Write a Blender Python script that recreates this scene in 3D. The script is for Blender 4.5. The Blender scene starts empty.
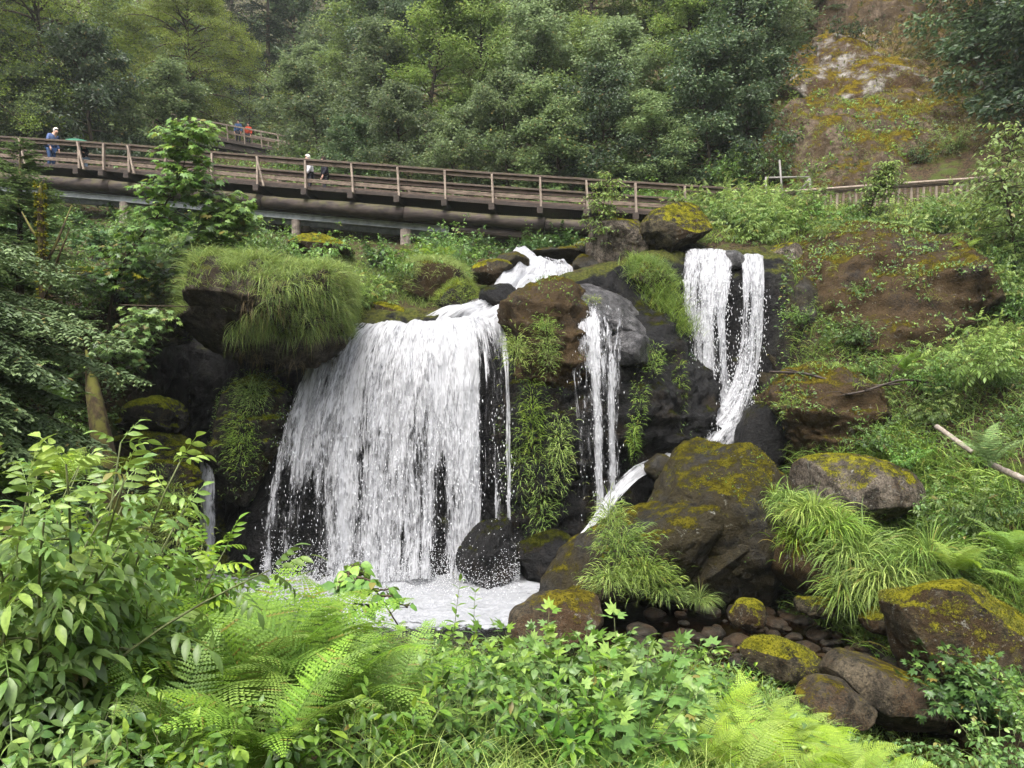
import bpy, math, random
import numpy as np
from mathutils import Vector, Matrix

# ------------------------------------------------------------------ basics
F, CX, CY = 770.0, 512.0, 384.0            # focal length and centre of a 1024x768 frame
R = math.radians
SC = bpy.context.scene
COL = SC.collection

def W(px, py, Y):
    """point at distance Y (metres ahead of the camera, which sits at the origin)"""
    return np.array([(px - CX) / F * Y, Y, (CY - py) / F * Y])

def nrm(v):
    v = np.asarray(v, float)
    return v / (np.linalg.norm(v, axis=-1, keepdims=True) + 1e-12)

# ------------------------------------------------------------------ noise
_r = np.random.RandomState(7)
_perm = np.concatenate([_r.permutation(256)] * 3)
_grad = nrm(_r.normal(size=(256, 3)))

def perlin(p):
    p = np.asarray(p, float)
    i = np.floor(p).astype(int); f = p - i; i &= 255
    u = f * f * f * (f * (f * 6 - 15) + 10)
    def g(dx, dy, dz):
        h = _perm[_perm[_perm[i[:, 0] + dx] + i[:, 1] + dy] + i[:, 2] + dz]
        return (_grad[h] * (f - np.array([dx, dy, dz]))).sum(1)
    L = lambda a, b, t: a + (b - a) * t
    x00 = L(g(0,0,0), g(1,0,0), u[:,0]); x10 = L(g(0,1,0), g(1,1,0), u[:,0])
    x01 = L(g(0,0,1), g(1,0,1), u[:,0]); x11 = L(g(0,1,1), g(1,1,1), u[:,0])
    return L(L(x00, x10, u[:,1]), L(x01, x11, u[:,1]), u[:,2]) * 1.6

def fbm(p, octv=4, gain=.5, lac=2.03, ridge=False):
    s = 0; a = 1.0; t = 0; p = np.asarray(p, float)
    for k in range(octv):
        n = perlin(p + 17.3 * k)
        if ridge: n = 1 - 2 * np.abs(n)
        s = s + a * n; t += a; a *= gain; p = p * lac
    return s / t

def sstep(a, b, x):
    t = np.clip((x - a) / (b - a), 0, 1); return t * t * (3 - 2 * t)

# ------------------------------------------------------------------ meshes
def mk_mesh(name, V, faces, mat=None, attrs=None, uv=None, smooth=True, mats=None, midx=None):
    """V (n,3); faces: one (m,k) int array or a list of such arrays"""
    if isinstance(faces, np.ndarray): faces = [faces]
    me = bpy.data.meshes.new(name)
    V = np.ascontiguousarray(V, dtype=np.float32)
    me.vertices.add(len(V)); me.vertices.foreach_set('co', V.ravel())
    li = np.concatenate([f.ravel() for f in faces]).astype(np.int32)
    ln = np.concatenate([np.full(len(f), f.shape[1]) for f in faces]).astype(np.int32)
    st = np.concatenate([[0], np.cumsum(ln)[:-1]]).astype(np.int32)
    me.loops.add(len(li)); me.loops.foreach_set('vertex_index', li)
    me.polygons.add(len(ln)); me.polygons.foreach_set('loop_start', st)
    me.polygons.foreach_set('use_smooth', np.full(len(ln), smooth, dtype=bool))
    if midx is not None: me.polygons.foreach_set('material_index', midx.astype(np.int32))
    if uv is not None:
        l = me.uv_layers.new(name='UVMap'); l.data.foreach_set('uv', np.asarray(uv, np.float32)[li].ravel())
    for k, a in (attrs or {}).items():
        at = me.attributes.new(k, 'FLOAT', 'POINT'); at.data.foreach_set('value', np.asarray(a, np.float32))
    for m in (mats or ([mat] if mat else [])): me.materials.append(m)
    me.update(calc_edges=True)
    return me

class MB:
    """collects pieces of geometry for ONE mesh"""
    def __init__(s): s.V = []; s.F = {}; s.A = []; s.n = 0
    def add(s, V, faces, rnd=0.5):
        V = np.asarray(V, float)
        if isinstance(faces, np.ndarray): faces = [faces]
        for f in faces: s.F.setdefault(f.shape[1], []).append(f + s.n)
        s.V.append(V); s.A.append(np.broadcast_to(np.asarray(rnd, float), (len(V),)).copy()); s.n += len(V)
    def box(s, c, size, rot=None, bev=0.0, rnd=.5):
        hx, hy, hz = np.array(size) / 2
        if bev <= 0:
            V = np.array([[x, y, z] for z in (-hz, hz) for y in (-hy, hy) for x in (-hx, hx)])
            Fc = np.array([[0,2,3,1],[4,5,7,6],[0,1,5,4],[2,6,7,3],[0,4,6,2],[1,3,7,5]])
            if rot is not None: V = V @ np.asarray(rot).T
            s.add(V + c, Fc, rnd); return
        b = min(bev, .45 * min(size))
        prof = [(-hx+b,-hy),(hx-b,-hy),(hx,-hy+b),(hx,hy-b),(hx-b,hy),(-hx+b,hy),(-hx,hy-b),(-hx,-hy+b)]
        inn = [(x*(1-b/hx), y*(1-b/hy)) for x, y in prof]
        V = np.array([(x,y,-hz) for x,y in inn]+[(x,y,-hz+b) for x,y in prof]+[(x,y,hz-b) for x,y in prof]+[(x,y,hz) for x,y in inn])
        q = np.array([[r*8+i, r*8+(i+1)%8, (r+1)*8+(i+1)%8, (r+1)*8+i] for r in range(3) for i in range(8)])
        caps = np.array([[7,6,5,4,3,2,1,0],[24,25,26,27,28,29,30,31]])
        if rot is not None: V = V @ np.asarray(rot).T
        s.add(V + c, [q, caps], rnd)
    def bar(s, a, b, w, h, up=(0,0,1), bev=.006, rnd=.5):
        a = np.asarray(a, float); b = np.asarray(b, float); d = b - a; L = np.linalg.norm(d); x = d / L
        y = np.cross(up, x); y /= np.linalg.norm(y) + 1e-9; z = np.cross(x, y)
        s.box((a + b) / 2, (L, w, h), np.stack([x, y, z], 1), bev, rnd)
    def tube(s, P, rad, k=8, rnd=.5, cap=True, jit=0, seed=0):
        P = np.asarray(P, float); n = len(P); rad = np.broadcast_to(np.asarray(rad, float), (n,))
        T = nrm(np.gradient(P, axis=0)); ref = np.array([0,0,1.0]) if abs(T[:,2]).mean() < .8 else np.array([1.0,0,0])
        A = nrm(np.cross(T, ref)); B = np.cross(T, A)
        th = np.linspace(0, 2*math.pi, k, endpoint=False)
        rr = rad[:,None] * np.ones(k)[None]
        if jit: rr = rr * (1 + jit * np.random.RandomState(seed).normal(size=(n,k)))
        V = P[:,None] + rr[...,None] * (np.cos(th)[None,:,None]*A[:,None] + np.sin(th)[None,:,None]*B[:,None])
        i = np.arange(n-1)[:,None]*k; j = np.arange(k)[None]; j2 = (j+1)%k
        q = np.stack([i+j, i+j2, i+k+j2, i+k+j], -1).reshape(-1,4)
        fs = [q]
        if cap: fs.append(np.array([list(range(k))[::-1], [ (n-1)*k+t for t in range(k)]]))
        s.add(V.reshape(-1,3), fs, rnd)
    def leaves(s, T, Fc, pos, M, scale, rnd):
        """stamp template T (k,3), faces Fc at pos (n,3) with frames M (n,3,3)"""
        n = len(pos); k = len(T)
        V = np.einsum('nij,kj->nki', M, T) * np.asarray(scale).reshape(-1,1,1) + pos[:,None]
        for f in ([Fc] if isinstance(Fc, np.ndarray) else Fc):
            s.F.setdefault(f.shape[1], []).append((f[None] + (np.arange(n)*k)[:,None,None]).reshape(-1, f.shape[1]) + s.n)
        s.V.append(V.reshape(-1,3)); s.A.append(np.repeat(rnd, k)); s.n += n*k
    def mesh(s, name, mat, smooth=True):
        return mk_mesh(name, np.concatenate(s.V), [np.concatenate(v) for v in s.F.values()], mat, {'rnd': np.concatenate(s.A)}, smooth=smooth)

def frames(d, up, roll=None):
    """frames with local y along d, local z near up; (n,3,3) columns x,y,z"""
    d = nrm(d); x = nrm(np.cross(d, up)); z = np.cross(x, d)
    if roll is not None:
        c, s_ = np.cos(roll)[:,None], np.sin(roll)[:,None]; x, z = x*c + z*s_, z*c - x*s_
    return np.stack([x, d, z], -1)

def rdirs(rs, n):
    return nrm(rs.normal(size=(n,3)))

# ------------------------------------------------------------------ objects
def link(name, me, parent=None, loc=None, rz=0, sc=None):
    o = bpy.data.objects.new(name, me); COL.objects.link(o)
    if parent is not None: o.parent = parent
    if loc is not None: o.location = Vector(np.asarray(loc, float).tolist())
    if rz: o.rotation_euler = (0, 0, rz)
    if sc is not None: o.scale = (sc,)*3 if np.isscalar(sc) else tuple(sc)
    return o

def tag(o, label=None, cat=None, group=None, kind=None):
    if label: o['label'] = label
    if cat: o['category'] = cat
    if group: o['group'] = group
    if kind: o['kind'] = kind
    return o

def thing(name, label, cat, loc=(0,0,0), group=None, rz=0, sc=None):
    return tag(link(name, None, None, loc, rz, sc), label, cat, group)

def copy_thing(root, loc, rz=0, sc=1.0, label=None, group=None):
    r = root.copy(); COL.objects.link(r); r.location = Vector(np.asarray(loc, float).tolist()); r.rotation_euler = (0,0,rz)
    r.scale = (sc,)*3 if np.isscalar(sc) else tuple(sc)
    if label: r['label'] = label
    if group: r['group'] = group
    for ch in list(root.children):
        c = ch.copy(); COL.objects.link(c); c.parent = r
        for g in list(ch.children):
            d = g.copy(); COL.objects.link(d); d.parent = c
    return r

# ------------------------------------------------------------------ node helper
class NT:
    def __init__(s, name):
        s.m = bpy.data.materials.new(name); s.m.use_nodes = True
        s.t = s.m.node_tree; s.t.nodes.clear()
        s.out = s.t.nodes.new('ShaderNodeOutputMaterial')
    def n(s, typ, ins=None, **pr):
        nd = s.t.nodes.new('ShaderNode' + typ)
        for k, v in pr.items(): setattr(nd, k, v)
        for k, v in (ins or {}).items():
            i = nd.inputs[k]
            if isinstance(v, bpy.types.NodeSocket): s.t.links.new(v, i)
            else: i.default_value = v if not (isinstance(v, tuple) and len(v) == 3 and i.type == 'RGBA') else (*v, 1)
        return nd
    def math(s, op, a, b=0.0, clamp=False):
        return s.n('Math', {0: a, 1: b}, operation=op, use_clamp=clamp).outputs[0]
    def rng(s, v, a, b, c=0.0, d=1.0, smooth=True):
        return s.n('MapRange', {'Value': v, 'From Min': a, 'From Max': b, 'To Min': c, 'To Max': d}, interpolation_type='SMOOTHSTEP' if smooth else 'LINEAR').outputs[0]
    def mix(s, f, a, b, mode='MIX'):
        nd = s.n('Mix', data_type='RGBA', blend_type=mode)
        for k, v in ((0, f), (6, a), (7, b)):
            if isinstance(v, bpy.types.NodeSocket): s.t.links.new(v, nd.inputs[k])
            else: nd.inputs[k].default_value = (*v, 1) if isinstance(v, tuple) and len(v) == 3 else v
        return nd.outputs[2]
    def noise(s, vec, scale, detail=4, rough=.55, dist=0.0):
        return s.n('TexNoise', {'Vector': vec, 'Scale': scale, 'Detail': detail, 'Roughness': rough, 'Distortion': dist}).outputs[0]
    def pos(s): return s.n('NewGeometry').outputs['Position']
    def nz(s): return s.n('SeparateXYZ', {0: s.n('NewGeometry').outputs['Normal']}).outputs[2]
    def attr(s, name): return s.n('Attribute', attribute_name=name).outputs['Fac']
    def bump(s, h, strength=.5, dist=.02): return s.n('Bump', {'Height': h, 'Strength': strength, 'Distance': dist}).outputs[0]
    def pbsdf(s, col, rough=.8, spec=.3, normal=None, **kw):
        ins = {'Base Color': col, 'Roughness': rough, 'Specular IOR Level': spec}
        ins.update(kw)
        if normal is not None: ins['Normal'] = normal
        return s.n('BsdfPrincipled', ins).outputs[0]
    def done(s, sh, disp=None):
        s.t.links.new(sh, s.out.inputs[0]); return s.m

# ------------------------------------------------------------------ materials
def leaf_mat(name, dark, mid, light, trans=.3, rough=.45, spec=.35, objvar=.25):
    t = NT(name)
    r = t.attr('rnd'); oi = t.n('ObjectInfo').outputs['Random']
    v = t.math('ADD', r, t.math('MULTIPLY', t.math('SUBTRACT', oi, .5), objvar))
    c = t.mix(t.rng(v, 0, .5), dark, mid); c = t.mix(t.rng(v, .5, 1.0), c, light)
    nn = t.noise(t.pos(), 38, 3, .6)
    c = t.mix(t.math('MULTIPLY', t.rng(nn, .58, .40), .35), c, dark)
    old = t.math('GREATER_THAN', t.math('FRACT', t.math('MULTIPLY', r, 57.31)), .972)
    c = t.mix(t.math('MULTIPLY', old, .8), c, (.20, .15, .035))
    hs = t.n('HueSaturation', {'Hue': t.rng(oi, 0, 1, .488, .512, False), 'Saturation': t.rng(t.math('FRACT', t.math('MULTIPLY', oi, 7.3)), 0, 1, .88, 1.08, False), 'Color': c}).outputs[0]
    p = t.pbsdf(hs, rough, spec)
    tr = t.n('BsdfTranslucent', {'Color': t.mix(.5, hs, light)}).outputs[0]
    return t.done(t.n('MixShader', {0: trans, 1: p, 2: tr}).outputs[0])

def rock_mat(name, rock_a, rock_b, moss_a, moss_b, thr=.5, wet=0.0, lichen=0.0, brown=(.075,.05,.026), brown_amt=.3, scale=1.0, streak=False):
    """rock with moss on its upper side; thr: high = little moss"""
    t = NT(name); P = t.pos(); nz = t.nz()
    n1 = t.noise(P, 1.1*scale, 6, .6); n2 = t.noise(P, 5*scale, 6, .65); n3 = t.noise(P, 26*scale, 5, .7)
    n4 = t.noise(P, 90*scale, 3, .7)
    c = t.mix(t.rng(n2, .40, .60), rock_a, rock_b)
    c = t.mix(t.math('MULTIPLY', t.rng(n3, .52, .68), .6), c, tuple(x*2.1 for x in rock_b))
    c = t.mix(t.math('MULTIPLY', t.rng(n3, .48, .36), .8), c, tuple(x*.3 for x in rock_a))
    # dark streaks where water runs down
    mp = t.n('Mapping', {'Vector': P, 'Scale': (3.2*scale, 3.2*scale, .55*scale)}).outputs[0]
    c = t.mix(t.math('MULTIPLY', t.rng(t.noise(mp, 1, 5, .65), .50, .64), .7), c, tuple(x*.28 for x in rock_a))
    # brown algae / dead moss
    bm = t.rng(t.math('ADD', t.math('MULTIPLY', n1, .8), t.math('MULTIPLY', n3, .4)), .78-brown_amt*.5, .92-brown_amt*.5)
    bc = t.mix(t.rng(n4, .40, .60), tuple(x*.45 for x in brown), tuple(x*1.25 for x in brown))
    c = t.mix(bm, c, bc)
    if lichen > 0:
        nl = t.noise(P, 8*scale, 6, .75, .6)
        lm = t.math('MULTIPLY', t.rng(t.math('ADD', nl, t.math('MULTIPLY', n4, .25)), .70, .78), t.rng(n1, .56-lichen*.2, .68-lichen*.2))
        c = t.mix(t.math('MULTIPLY', lm, .8), c, (.34,.34,.30))
    mk = t.math('ADD', t.math('MULTIPLY', nz, .55), t.math('ADD', t.math('MULTIPLY', t.math('SUBTRACT', n1, .5), 1.1), t.math('ADD', t.math('MULTIPLY', t.math('SUBTRACT', n2, .5), .9), t.math('MULTIPLY', t.math('SUBTRACT', n3, .5), .6))))
    mm = t.rng(t.math('ADD', mk, t.math('MULTIPLY', t.math('SUBTRACT', n4, .5), .35)), thr - .07, thr + .13)
    mv = t.math('ADD', t.math('MULTIPLY', n2, .8), t.math('MULTIPLY', n4, .5))
    mc = t.mix(t.rng(mv, .52, .78), moss_a, moss_b)
    mc = t.mix(t.math('MULTIPLY', t.rng(n3, .52, .38), .8), mc, tuple(x*.3 for x in moss_a))
    c = t.mix(1.0, c, (.78,.78,.76), 'MULTIPLY')
    c = t.mix(mm, c, mc)
    h = t.math('ADD', t.math('MULTIPLY', n2, .6), t.math('ADD', t.math('MULTIPLY', n3, .35), t.math('MULTIPLY', t.math('MULTIPLY', n4, .25), t.math('ADD', mm, .35))))
    rough = t.math('SUBTRACT', .9, t.math('MULTIPLY', t.math('SUBTRACT', 1.0, mm), .66*wet))
    b = t.bump(h, 1.0, .14/scale)
    return t.done(t.pbsdf(c, rough, t.math('MULTIPLY', t.math('SUBTRACT', 1.0, mm), .14+.12*wet), b))

def wood_mat(name, a, b, dirt=(.03,.025,.02), scale=(2,30,30), rough=.8, dirt_amt=.5, moss=0.0):
    t = NT(name); P = t.n('TexCoord').outputs['Object']
    mp = t.n('Mapping', {'Vector': P, 'Scale': scale}).outputs[0]
    g = t.noise(mp, 1.0, 5, .65, .4); n = t.noise(t.pos(), 3.0, 5, .65); f = t.noise(t.pos(), 40, 3, .6)
    c = t.mix(t.rng(g, .3, .7), a, b)
    c = t.mix(t.math('MULTIPLY', t.rng(n, .5, .72), dirt_amt), c, dirt)
    if moss: c = t.mix(t.math('MULTIPLY', t.rng(t.math('ADD', n, t.math('MULTIPLY', t.nz(), .2)), .5, .7), moss), c, (.10,.10,.02))
    return t.done(t.pbsdf(c, rough, .25, t.bump(t.math('ADD', g, f), .5, .01)))

def plain_mat(name, col, rough=.6, spec=.3, var=.25, scale=30):
    t = NT(name); n = t.noise(t.pos(), scale, 4, .6)
    c = t.mix(t.rng(n, .3, .7), tuple(x*(1-var) for x in col), tuple(min(1, x*(1+var)) for x in col))
    return t.done(t.pbsdf(c, rough, spec))
# ------------------------------------------------------------------ lofted surfaces
def pchip(K, m):
    """K (n,...) control values at 0..n-1 -> m samples per interval, no overshoot"""
    n = len(K); d = np.diff(K, axis=0); s = np.zeros_like(K)
    a, b = d[:-1], d[1:]
    with np.errstate(all='ignore'):
        h = 2 * a * b / (a + b)
    s[1:-1] = np.where(a * b > 0, np.nan_to_num(h), 0); s[0] = d[0]; s[-1] = d[-1]
    out = []
    for i in range(n - 1):
        t = np.linspace(0, 1, m[i] if np.ndim(m) else m, endpoint=False).reshape((-1,) + (1,) * (K.ndim - 1))
        out.append((2*t**3-3*t**2+1)*K[i] + (t**3-2*t**2+t)*s[i] + (-2*t**3+3*t**2)*K[i+1] + (t**3-t**2)*s[i+1])
    out.append(K[-1:]); return np.concatenate(out)

def grid_faces(nr, nc):
    i = np.arange(nr-1)[:,None]*nc; j = np.arange(nc-1)[None]
    return np.stack([i+j, i+j+1, i+nc+j+1, i+nc+j], -1).reshape(-1,4)

def grid_normals(G):
    du = np.gradient(G, axis=1); dv = np.gradient(G, axis=0)
    return nrm(np.cross(du, dv))

C = np.array([-1200,-350,0,60,110,150,190,225,250,295,340,385,430,470,510,540,570,605,640,665,690,725,760,810,860,905,950,990,1024,1400,2200.])
def row(d):
    k = sorted(d); return np.stack([W(c, np.interp(c, k, [d[q][0] for q in k]), np.interp(c, k, [d[q][1] for q in k])) for c in C])
def roww(y, z, wid):
    ks = sorted(z); zz = np.interp(C, ks, [z[k] for k in ks]); ky = sorted(y); yy = np.interp(C, ky, [y[k] for k in ky])
    return np.stack([(C-CX)/F*wid, yy, zz], -1)
rows = [
 roww({0:-130}, {0:75}, 60),  # unseen hillside behind the camera, added to block low sky light
 roww({0:-60}, {0:38}, 40),
 roww({0:-14}, {0:-1.2}, 22),
 roww({0:1.2}, {0:-1.75, 1024:-1.8}, 9),
 roww({0:4.6, 1024:4.2}, {0:-2.05, 420:-2.15, 512:-2.45, 800:-2.75, 900:-3.0, 1024:-3.1, 1400:-3.0}, 8),
 roww({0:9, 700:9, 900:7, 1024:6.6}, {0:-3.05, 420:-3.25, 512:-3.55, 750:-3.85, 860:-4.35, 1024:-4.4, 1400:-4.0}, 10),
 roww({0:13.3, 640:13.2, 700:12.8, 800:11.9, 860:10.0, 950:8.6, 1024:8.2}, {-350:-4.3, 100:-4.6, 300:-4.85, 740:-4.85, 860:-5.35, 1024:-5.4, 1400:-5.0}, 13),
 row({-350:(590,14.5), 0:(600,15), 110:(605,16.0), 190:(610,16.5), 340:(625,16.3), 510:(625,16.3), 640:(630,15.8), 690:(640,15.3), 760:(645,14.8), 810:(660,13.8), 860:(705,12.4), 950:(770,10.6), 1024:(800,9.8), 1400:(700,10)}),
 row({-350:(540,15.2), 0:(560,15.8), 110:(570,16.8), 190:(577,18.8), 250:(577,18.9), 340:(580,18.7), 430:(580,18.7), 510:(575,19.0), 570:(578,19.0), 640:(582,18.4), 690:(590,17.8), 760:(600,17.0), 810:(612,15.8), 860:(630,14.6), 950:(665,12.6), 1024:(690,11.6), 1400:(690,12)}),
 row({-350:(420,15.6), 0:(430,16.2), 110:(440,17.8), 150:(455,19.5), 190:(450,21.3), 225:(450,21.0), 250:(450,19.6), 295:(450,19.15), 340:(450,19.1), 430:(450,19.1), 510:(450,19.4), 570:(430,20.2), 640:(430,20.6), 690:(440,20.9), 725:(440,20.9), 760:(435,20.6), 810:(470,18.6), 860:(500,17.2), 905:(520,16.2), 950:(540,15.2), 1024:(560,13.8), 1400:(580,14)}),
 row({-350:(290,17.5), 0:(310,17.8), 110:(320,19.0), 150:(340,20.5), 190:(345,21.8), 225:(345,21.5), 250:(338,20.6), 340:(334,20.3), 385:(331,20.2), 430:(329,20.2), 470:(327,20.2), 510:(310,20.6), 570:(286,21.2), 640:(268,21.6), 665:(262,21.7), 690:(270,22.0), 725:(270,22.0), 760:(268,21.9), 810:(300,21.0), 860:(330,20.2), 905:(350,19.2), 950:(385,18.0), 1024:(420,16.2), 1400:(430,16)}),
 row({-350:(230,24), 0:(245,24), 110:(265,23.0), 190:(270,23), 250:(275,22.6), 340:(290,22.2), 430:(300,21.8), 470:(297,21.9), 510:(285,22.6), 570:(270,23.2), 640:(252,23.4), 690:(243,23.4), 760:(243,23.4), 810:(255,23.4), 860:(265,22.8), 905:(275,22.2), 950:(290,21.4), 1024:(310,19.8), 1400:(300,20)}),
 row({-350:(205,29), 0:(232,29), 190:(243,28), 250:(245,27.5), 340:(252,27), 430:(258,26.5), 510:(258,26.5), 570:(250,26.5), 640:(235,26.3), 690:(226,26.2), 760:(218,26), 860:(220,25.6), 950:(216,24.8), 1024:(214,23.6), 1400:(190,23)}),
 row({-350:(190,34), 0:(205,34.5), 190:(215,33), 430:(225,32), 570:(220,31), 690:(208,30.5), 760:(203,29.6), 860:(202,28.8), 950:(192,27.8), 1024:(172,26.6), 1400:(140,26)}),
 row({-350:(130,44), 0:(150,46), 190:(165,48), 300:(165,48), 430:(160,42), 570:(160,38), 690:(165,36), 760:(165,34.5), 790:(150,33.6), 860:(120,33.0), 950:(105,32.5), 1024:(95,32), 1400:(70,31)}),
 row({-350:(30,56), 0:(75,62), 190:(125,70), 300:(120,70), 430:(70,56), 570:(50,50), 690:(50,47), 760:(40,43), 800:(25,41), 860:(-5,40), 950:(-15,40), 1024:(-30,40), 1400:(-80,40)}),
 row({-350:(-150,80), 0:(-30,90), 190:(60,110), 300:(50,110), 430:(-60,85), 570:(-100,72), 690:(-120,68), 760:(-150,64), 860:(-200,62), 1024:(-230,62), 1400:(-260,62)}),
 row({-350:(-220,125), 0:(-120,140), 190:(0,170), 300:(-10,170), 430:(-140,130), 570:(-190,115), 1024:(-300,100), 1400:(-300,100)}),
]
K = np.stack(rows)
mrow = [4, 6, 6, 8, 12, 14, 12, 12, 30, 26, 14, 14, 12, 16, 18, 12, 8]
T1 = pchip(K, mrow)                                   # (nr, ncol, 3)
G = np.swapaxes(pchip(np.swapaxes(T1, 0, 1), 9), 0, 1)   # (nr, nc, 3)
rowpos = np.concatenate([np.linspace(i, i+1, m, endpoint=False) for i, m in enumerate(mrow)] + [[len(mrow)]]) - 2
colpx = np.interp(np.linspace(0, len(C)-1, G.shape[1]), np.arange(len(C)), C)
NG = grid_normals(G)
NG = np.where((NG[..., 2:3] < -.2), -NG, NG)
RP = rowpos[:,None] * np.ones(G.shape[1])[None]; CPX = np.ones(len(rowpos))[:,None] * colpx[None]
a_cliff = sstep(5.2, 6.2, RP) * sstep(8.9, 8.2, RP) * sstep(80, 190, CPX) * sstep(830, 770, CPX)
a_hill = sstep(11.2, 12.2, RP) * sstep(740, 830, CPX)
amp = .05 + .10 * sstep(3.0, 5, RP) + .14 * a_cliff + .8 * sstep(11.3, 13.0, RP) + .10 * sstep(8.5, 9.5, RP)
Pf = G.reshape(-1, 3)
dn = .55 * fbm(Pf * .45, 4) + .35 * fbm(Pf * 1.5 + 9, 4, ridge=True) + .18 * fbm(Pf * 4 + 3, 3)
G = G + NG * (dn.reshape(RP.shape) * amp * 1.6)[..., None]
NG = grid_normals(G)

# terrain material: soil and leaf litter / wet dark rock / ochre mossy rock hillside
def terrain_mat():
    t = NT('terrain'); P = t.pos(); nz = t.nz()
    n1 = t.noise(P, .5, 5, .6); n2 = t.noise(P, 2.4, 6, .65); n3 = t.noise(P, 14, 5, .7); n4 = t.noise(P, 60, 3, .7)
    soil = t.mix(t.rng(n3, .42, .6), (.022,.016,.010), (.075,.05,.028))
    soil = t.mix(t.math('MULTIPLY', t.rng(n2, .45, .62), .75), soil, t.mix(n4, (.025,.045,.008), (.07,.11,.015)))
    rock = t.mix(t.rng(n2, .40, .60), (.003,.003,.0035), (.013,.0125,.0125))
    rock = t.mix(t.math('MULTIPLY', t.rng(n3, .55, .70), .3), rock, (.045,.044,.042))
    ms = t.rng(t.math('ADD', t.math('MULTIPLY', nz, .5), t.math('MULTIPLY', n2, .9)), .70, .86)
    rock = t.mix(ms, rock, t.mix(t.rng(n3, .35, .65), (.018,.022,.005), (.07,.075,.012)))
    hill = t.mix(t.rng(n3, .38, .62), (.06,.042,.025), (.17,.115,.065))
    hill = t.mix(t.rng(n2, .46, .6), hill, t.mix(t.rng(n4, .3, .7), (.08,.06,.008), (.19,.145,.02)))
    wv = t.n('TexVoronoi', {'Vector': P, 'Scale': 1.3}, feature='F1').outputs['Distance']
    hill = t.mix(t.math('MULTIPLY', t.rng(t.math('ADD', wv, t.math('MULTIPLY', n3, .9)), .72, .62), t.rng(n1, .50, .58)), hill, (.40,.38,.35))
    hill = t.mix(t.math('MULTIPLY', t.rng(n1, .52, .42), .5), hill, (.03,.04,.012))
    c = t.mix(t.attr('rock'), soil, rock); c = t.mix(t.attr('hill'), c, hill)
    h = t.math('ADD', t.math('MULTIPLY', n2, .8), t.math('ADD', t.math('MULTIPLY', n3, .4), t.math('MULTIPLY', n4, .15)))
    rg = t.math('SUBTRACT', .92, t.math('MULTIPLY', t.attr('rock'), t.math('MULTIPLY', t.math('SUBTRACT', 1.0, ms), .55)))
    return t.done(t.pbsdf(c, rg, .12, t.bump(h, 1.0, .14)))
M_TERR = terrain_mat()
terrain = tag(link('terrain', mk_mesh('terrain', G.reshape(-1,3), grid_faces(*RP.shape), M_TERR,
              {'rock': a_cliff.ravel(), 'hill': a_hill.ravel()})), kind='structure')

def on_terrain(rs, n, r0, r1, p0, p1, jitter=True, slope=None):
    """n random points (and normals) on the terrain between net rows r0..r1 and columns p0..p1, even by area"""
    m = (RP[:-1,:-1] >= r0) & (RP[:-1,:-1] < r1) & (CPX[:-1,:-1] >= p0) & (CPX[:-1,:-1] < p1)
    ii, jj = np.nonzero(m)
    ar = np.linalg.norm(np.cross(G[ii+1,jj]-G[ii,jj], G[ii,jj+1]-G[ii,jj]), axis=1)
    k = rs.choice(len(ii), n, p=ar/ar.sum()); i, j = ii[k], jj[k]; u, v = rs.rand(n,1), rs.rand(n,1)
    p = (G[i,j]*(1-u)+G[i+1,j]*u)*(1-v) + (G[i,j+1]*(1-u)+G[i+1,j+1]*u)*v
    return p, nrm(NG[i,j]) * np.sign(NG[i,j][:,2:3] + 1e-6)

_GF = G.reshape(-1,3)
def ground_z(x, y):
    d = (_GF[:,0]-x)**2 + (_GF[:,1]-y)**2; k = np.argpartition(d, 4)[:4]; w = 1/(d[k]+1e-4)
    return float((_GF[k,2]*w).sum()/w.sum())
def drop(x, y, dz=0.0): return np.array([x, y, ground_z(x, y) + dz])
def dropp(px, Y, dz=0.0): return drop((px-CX)/F*Y, Y, dz)

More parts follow.
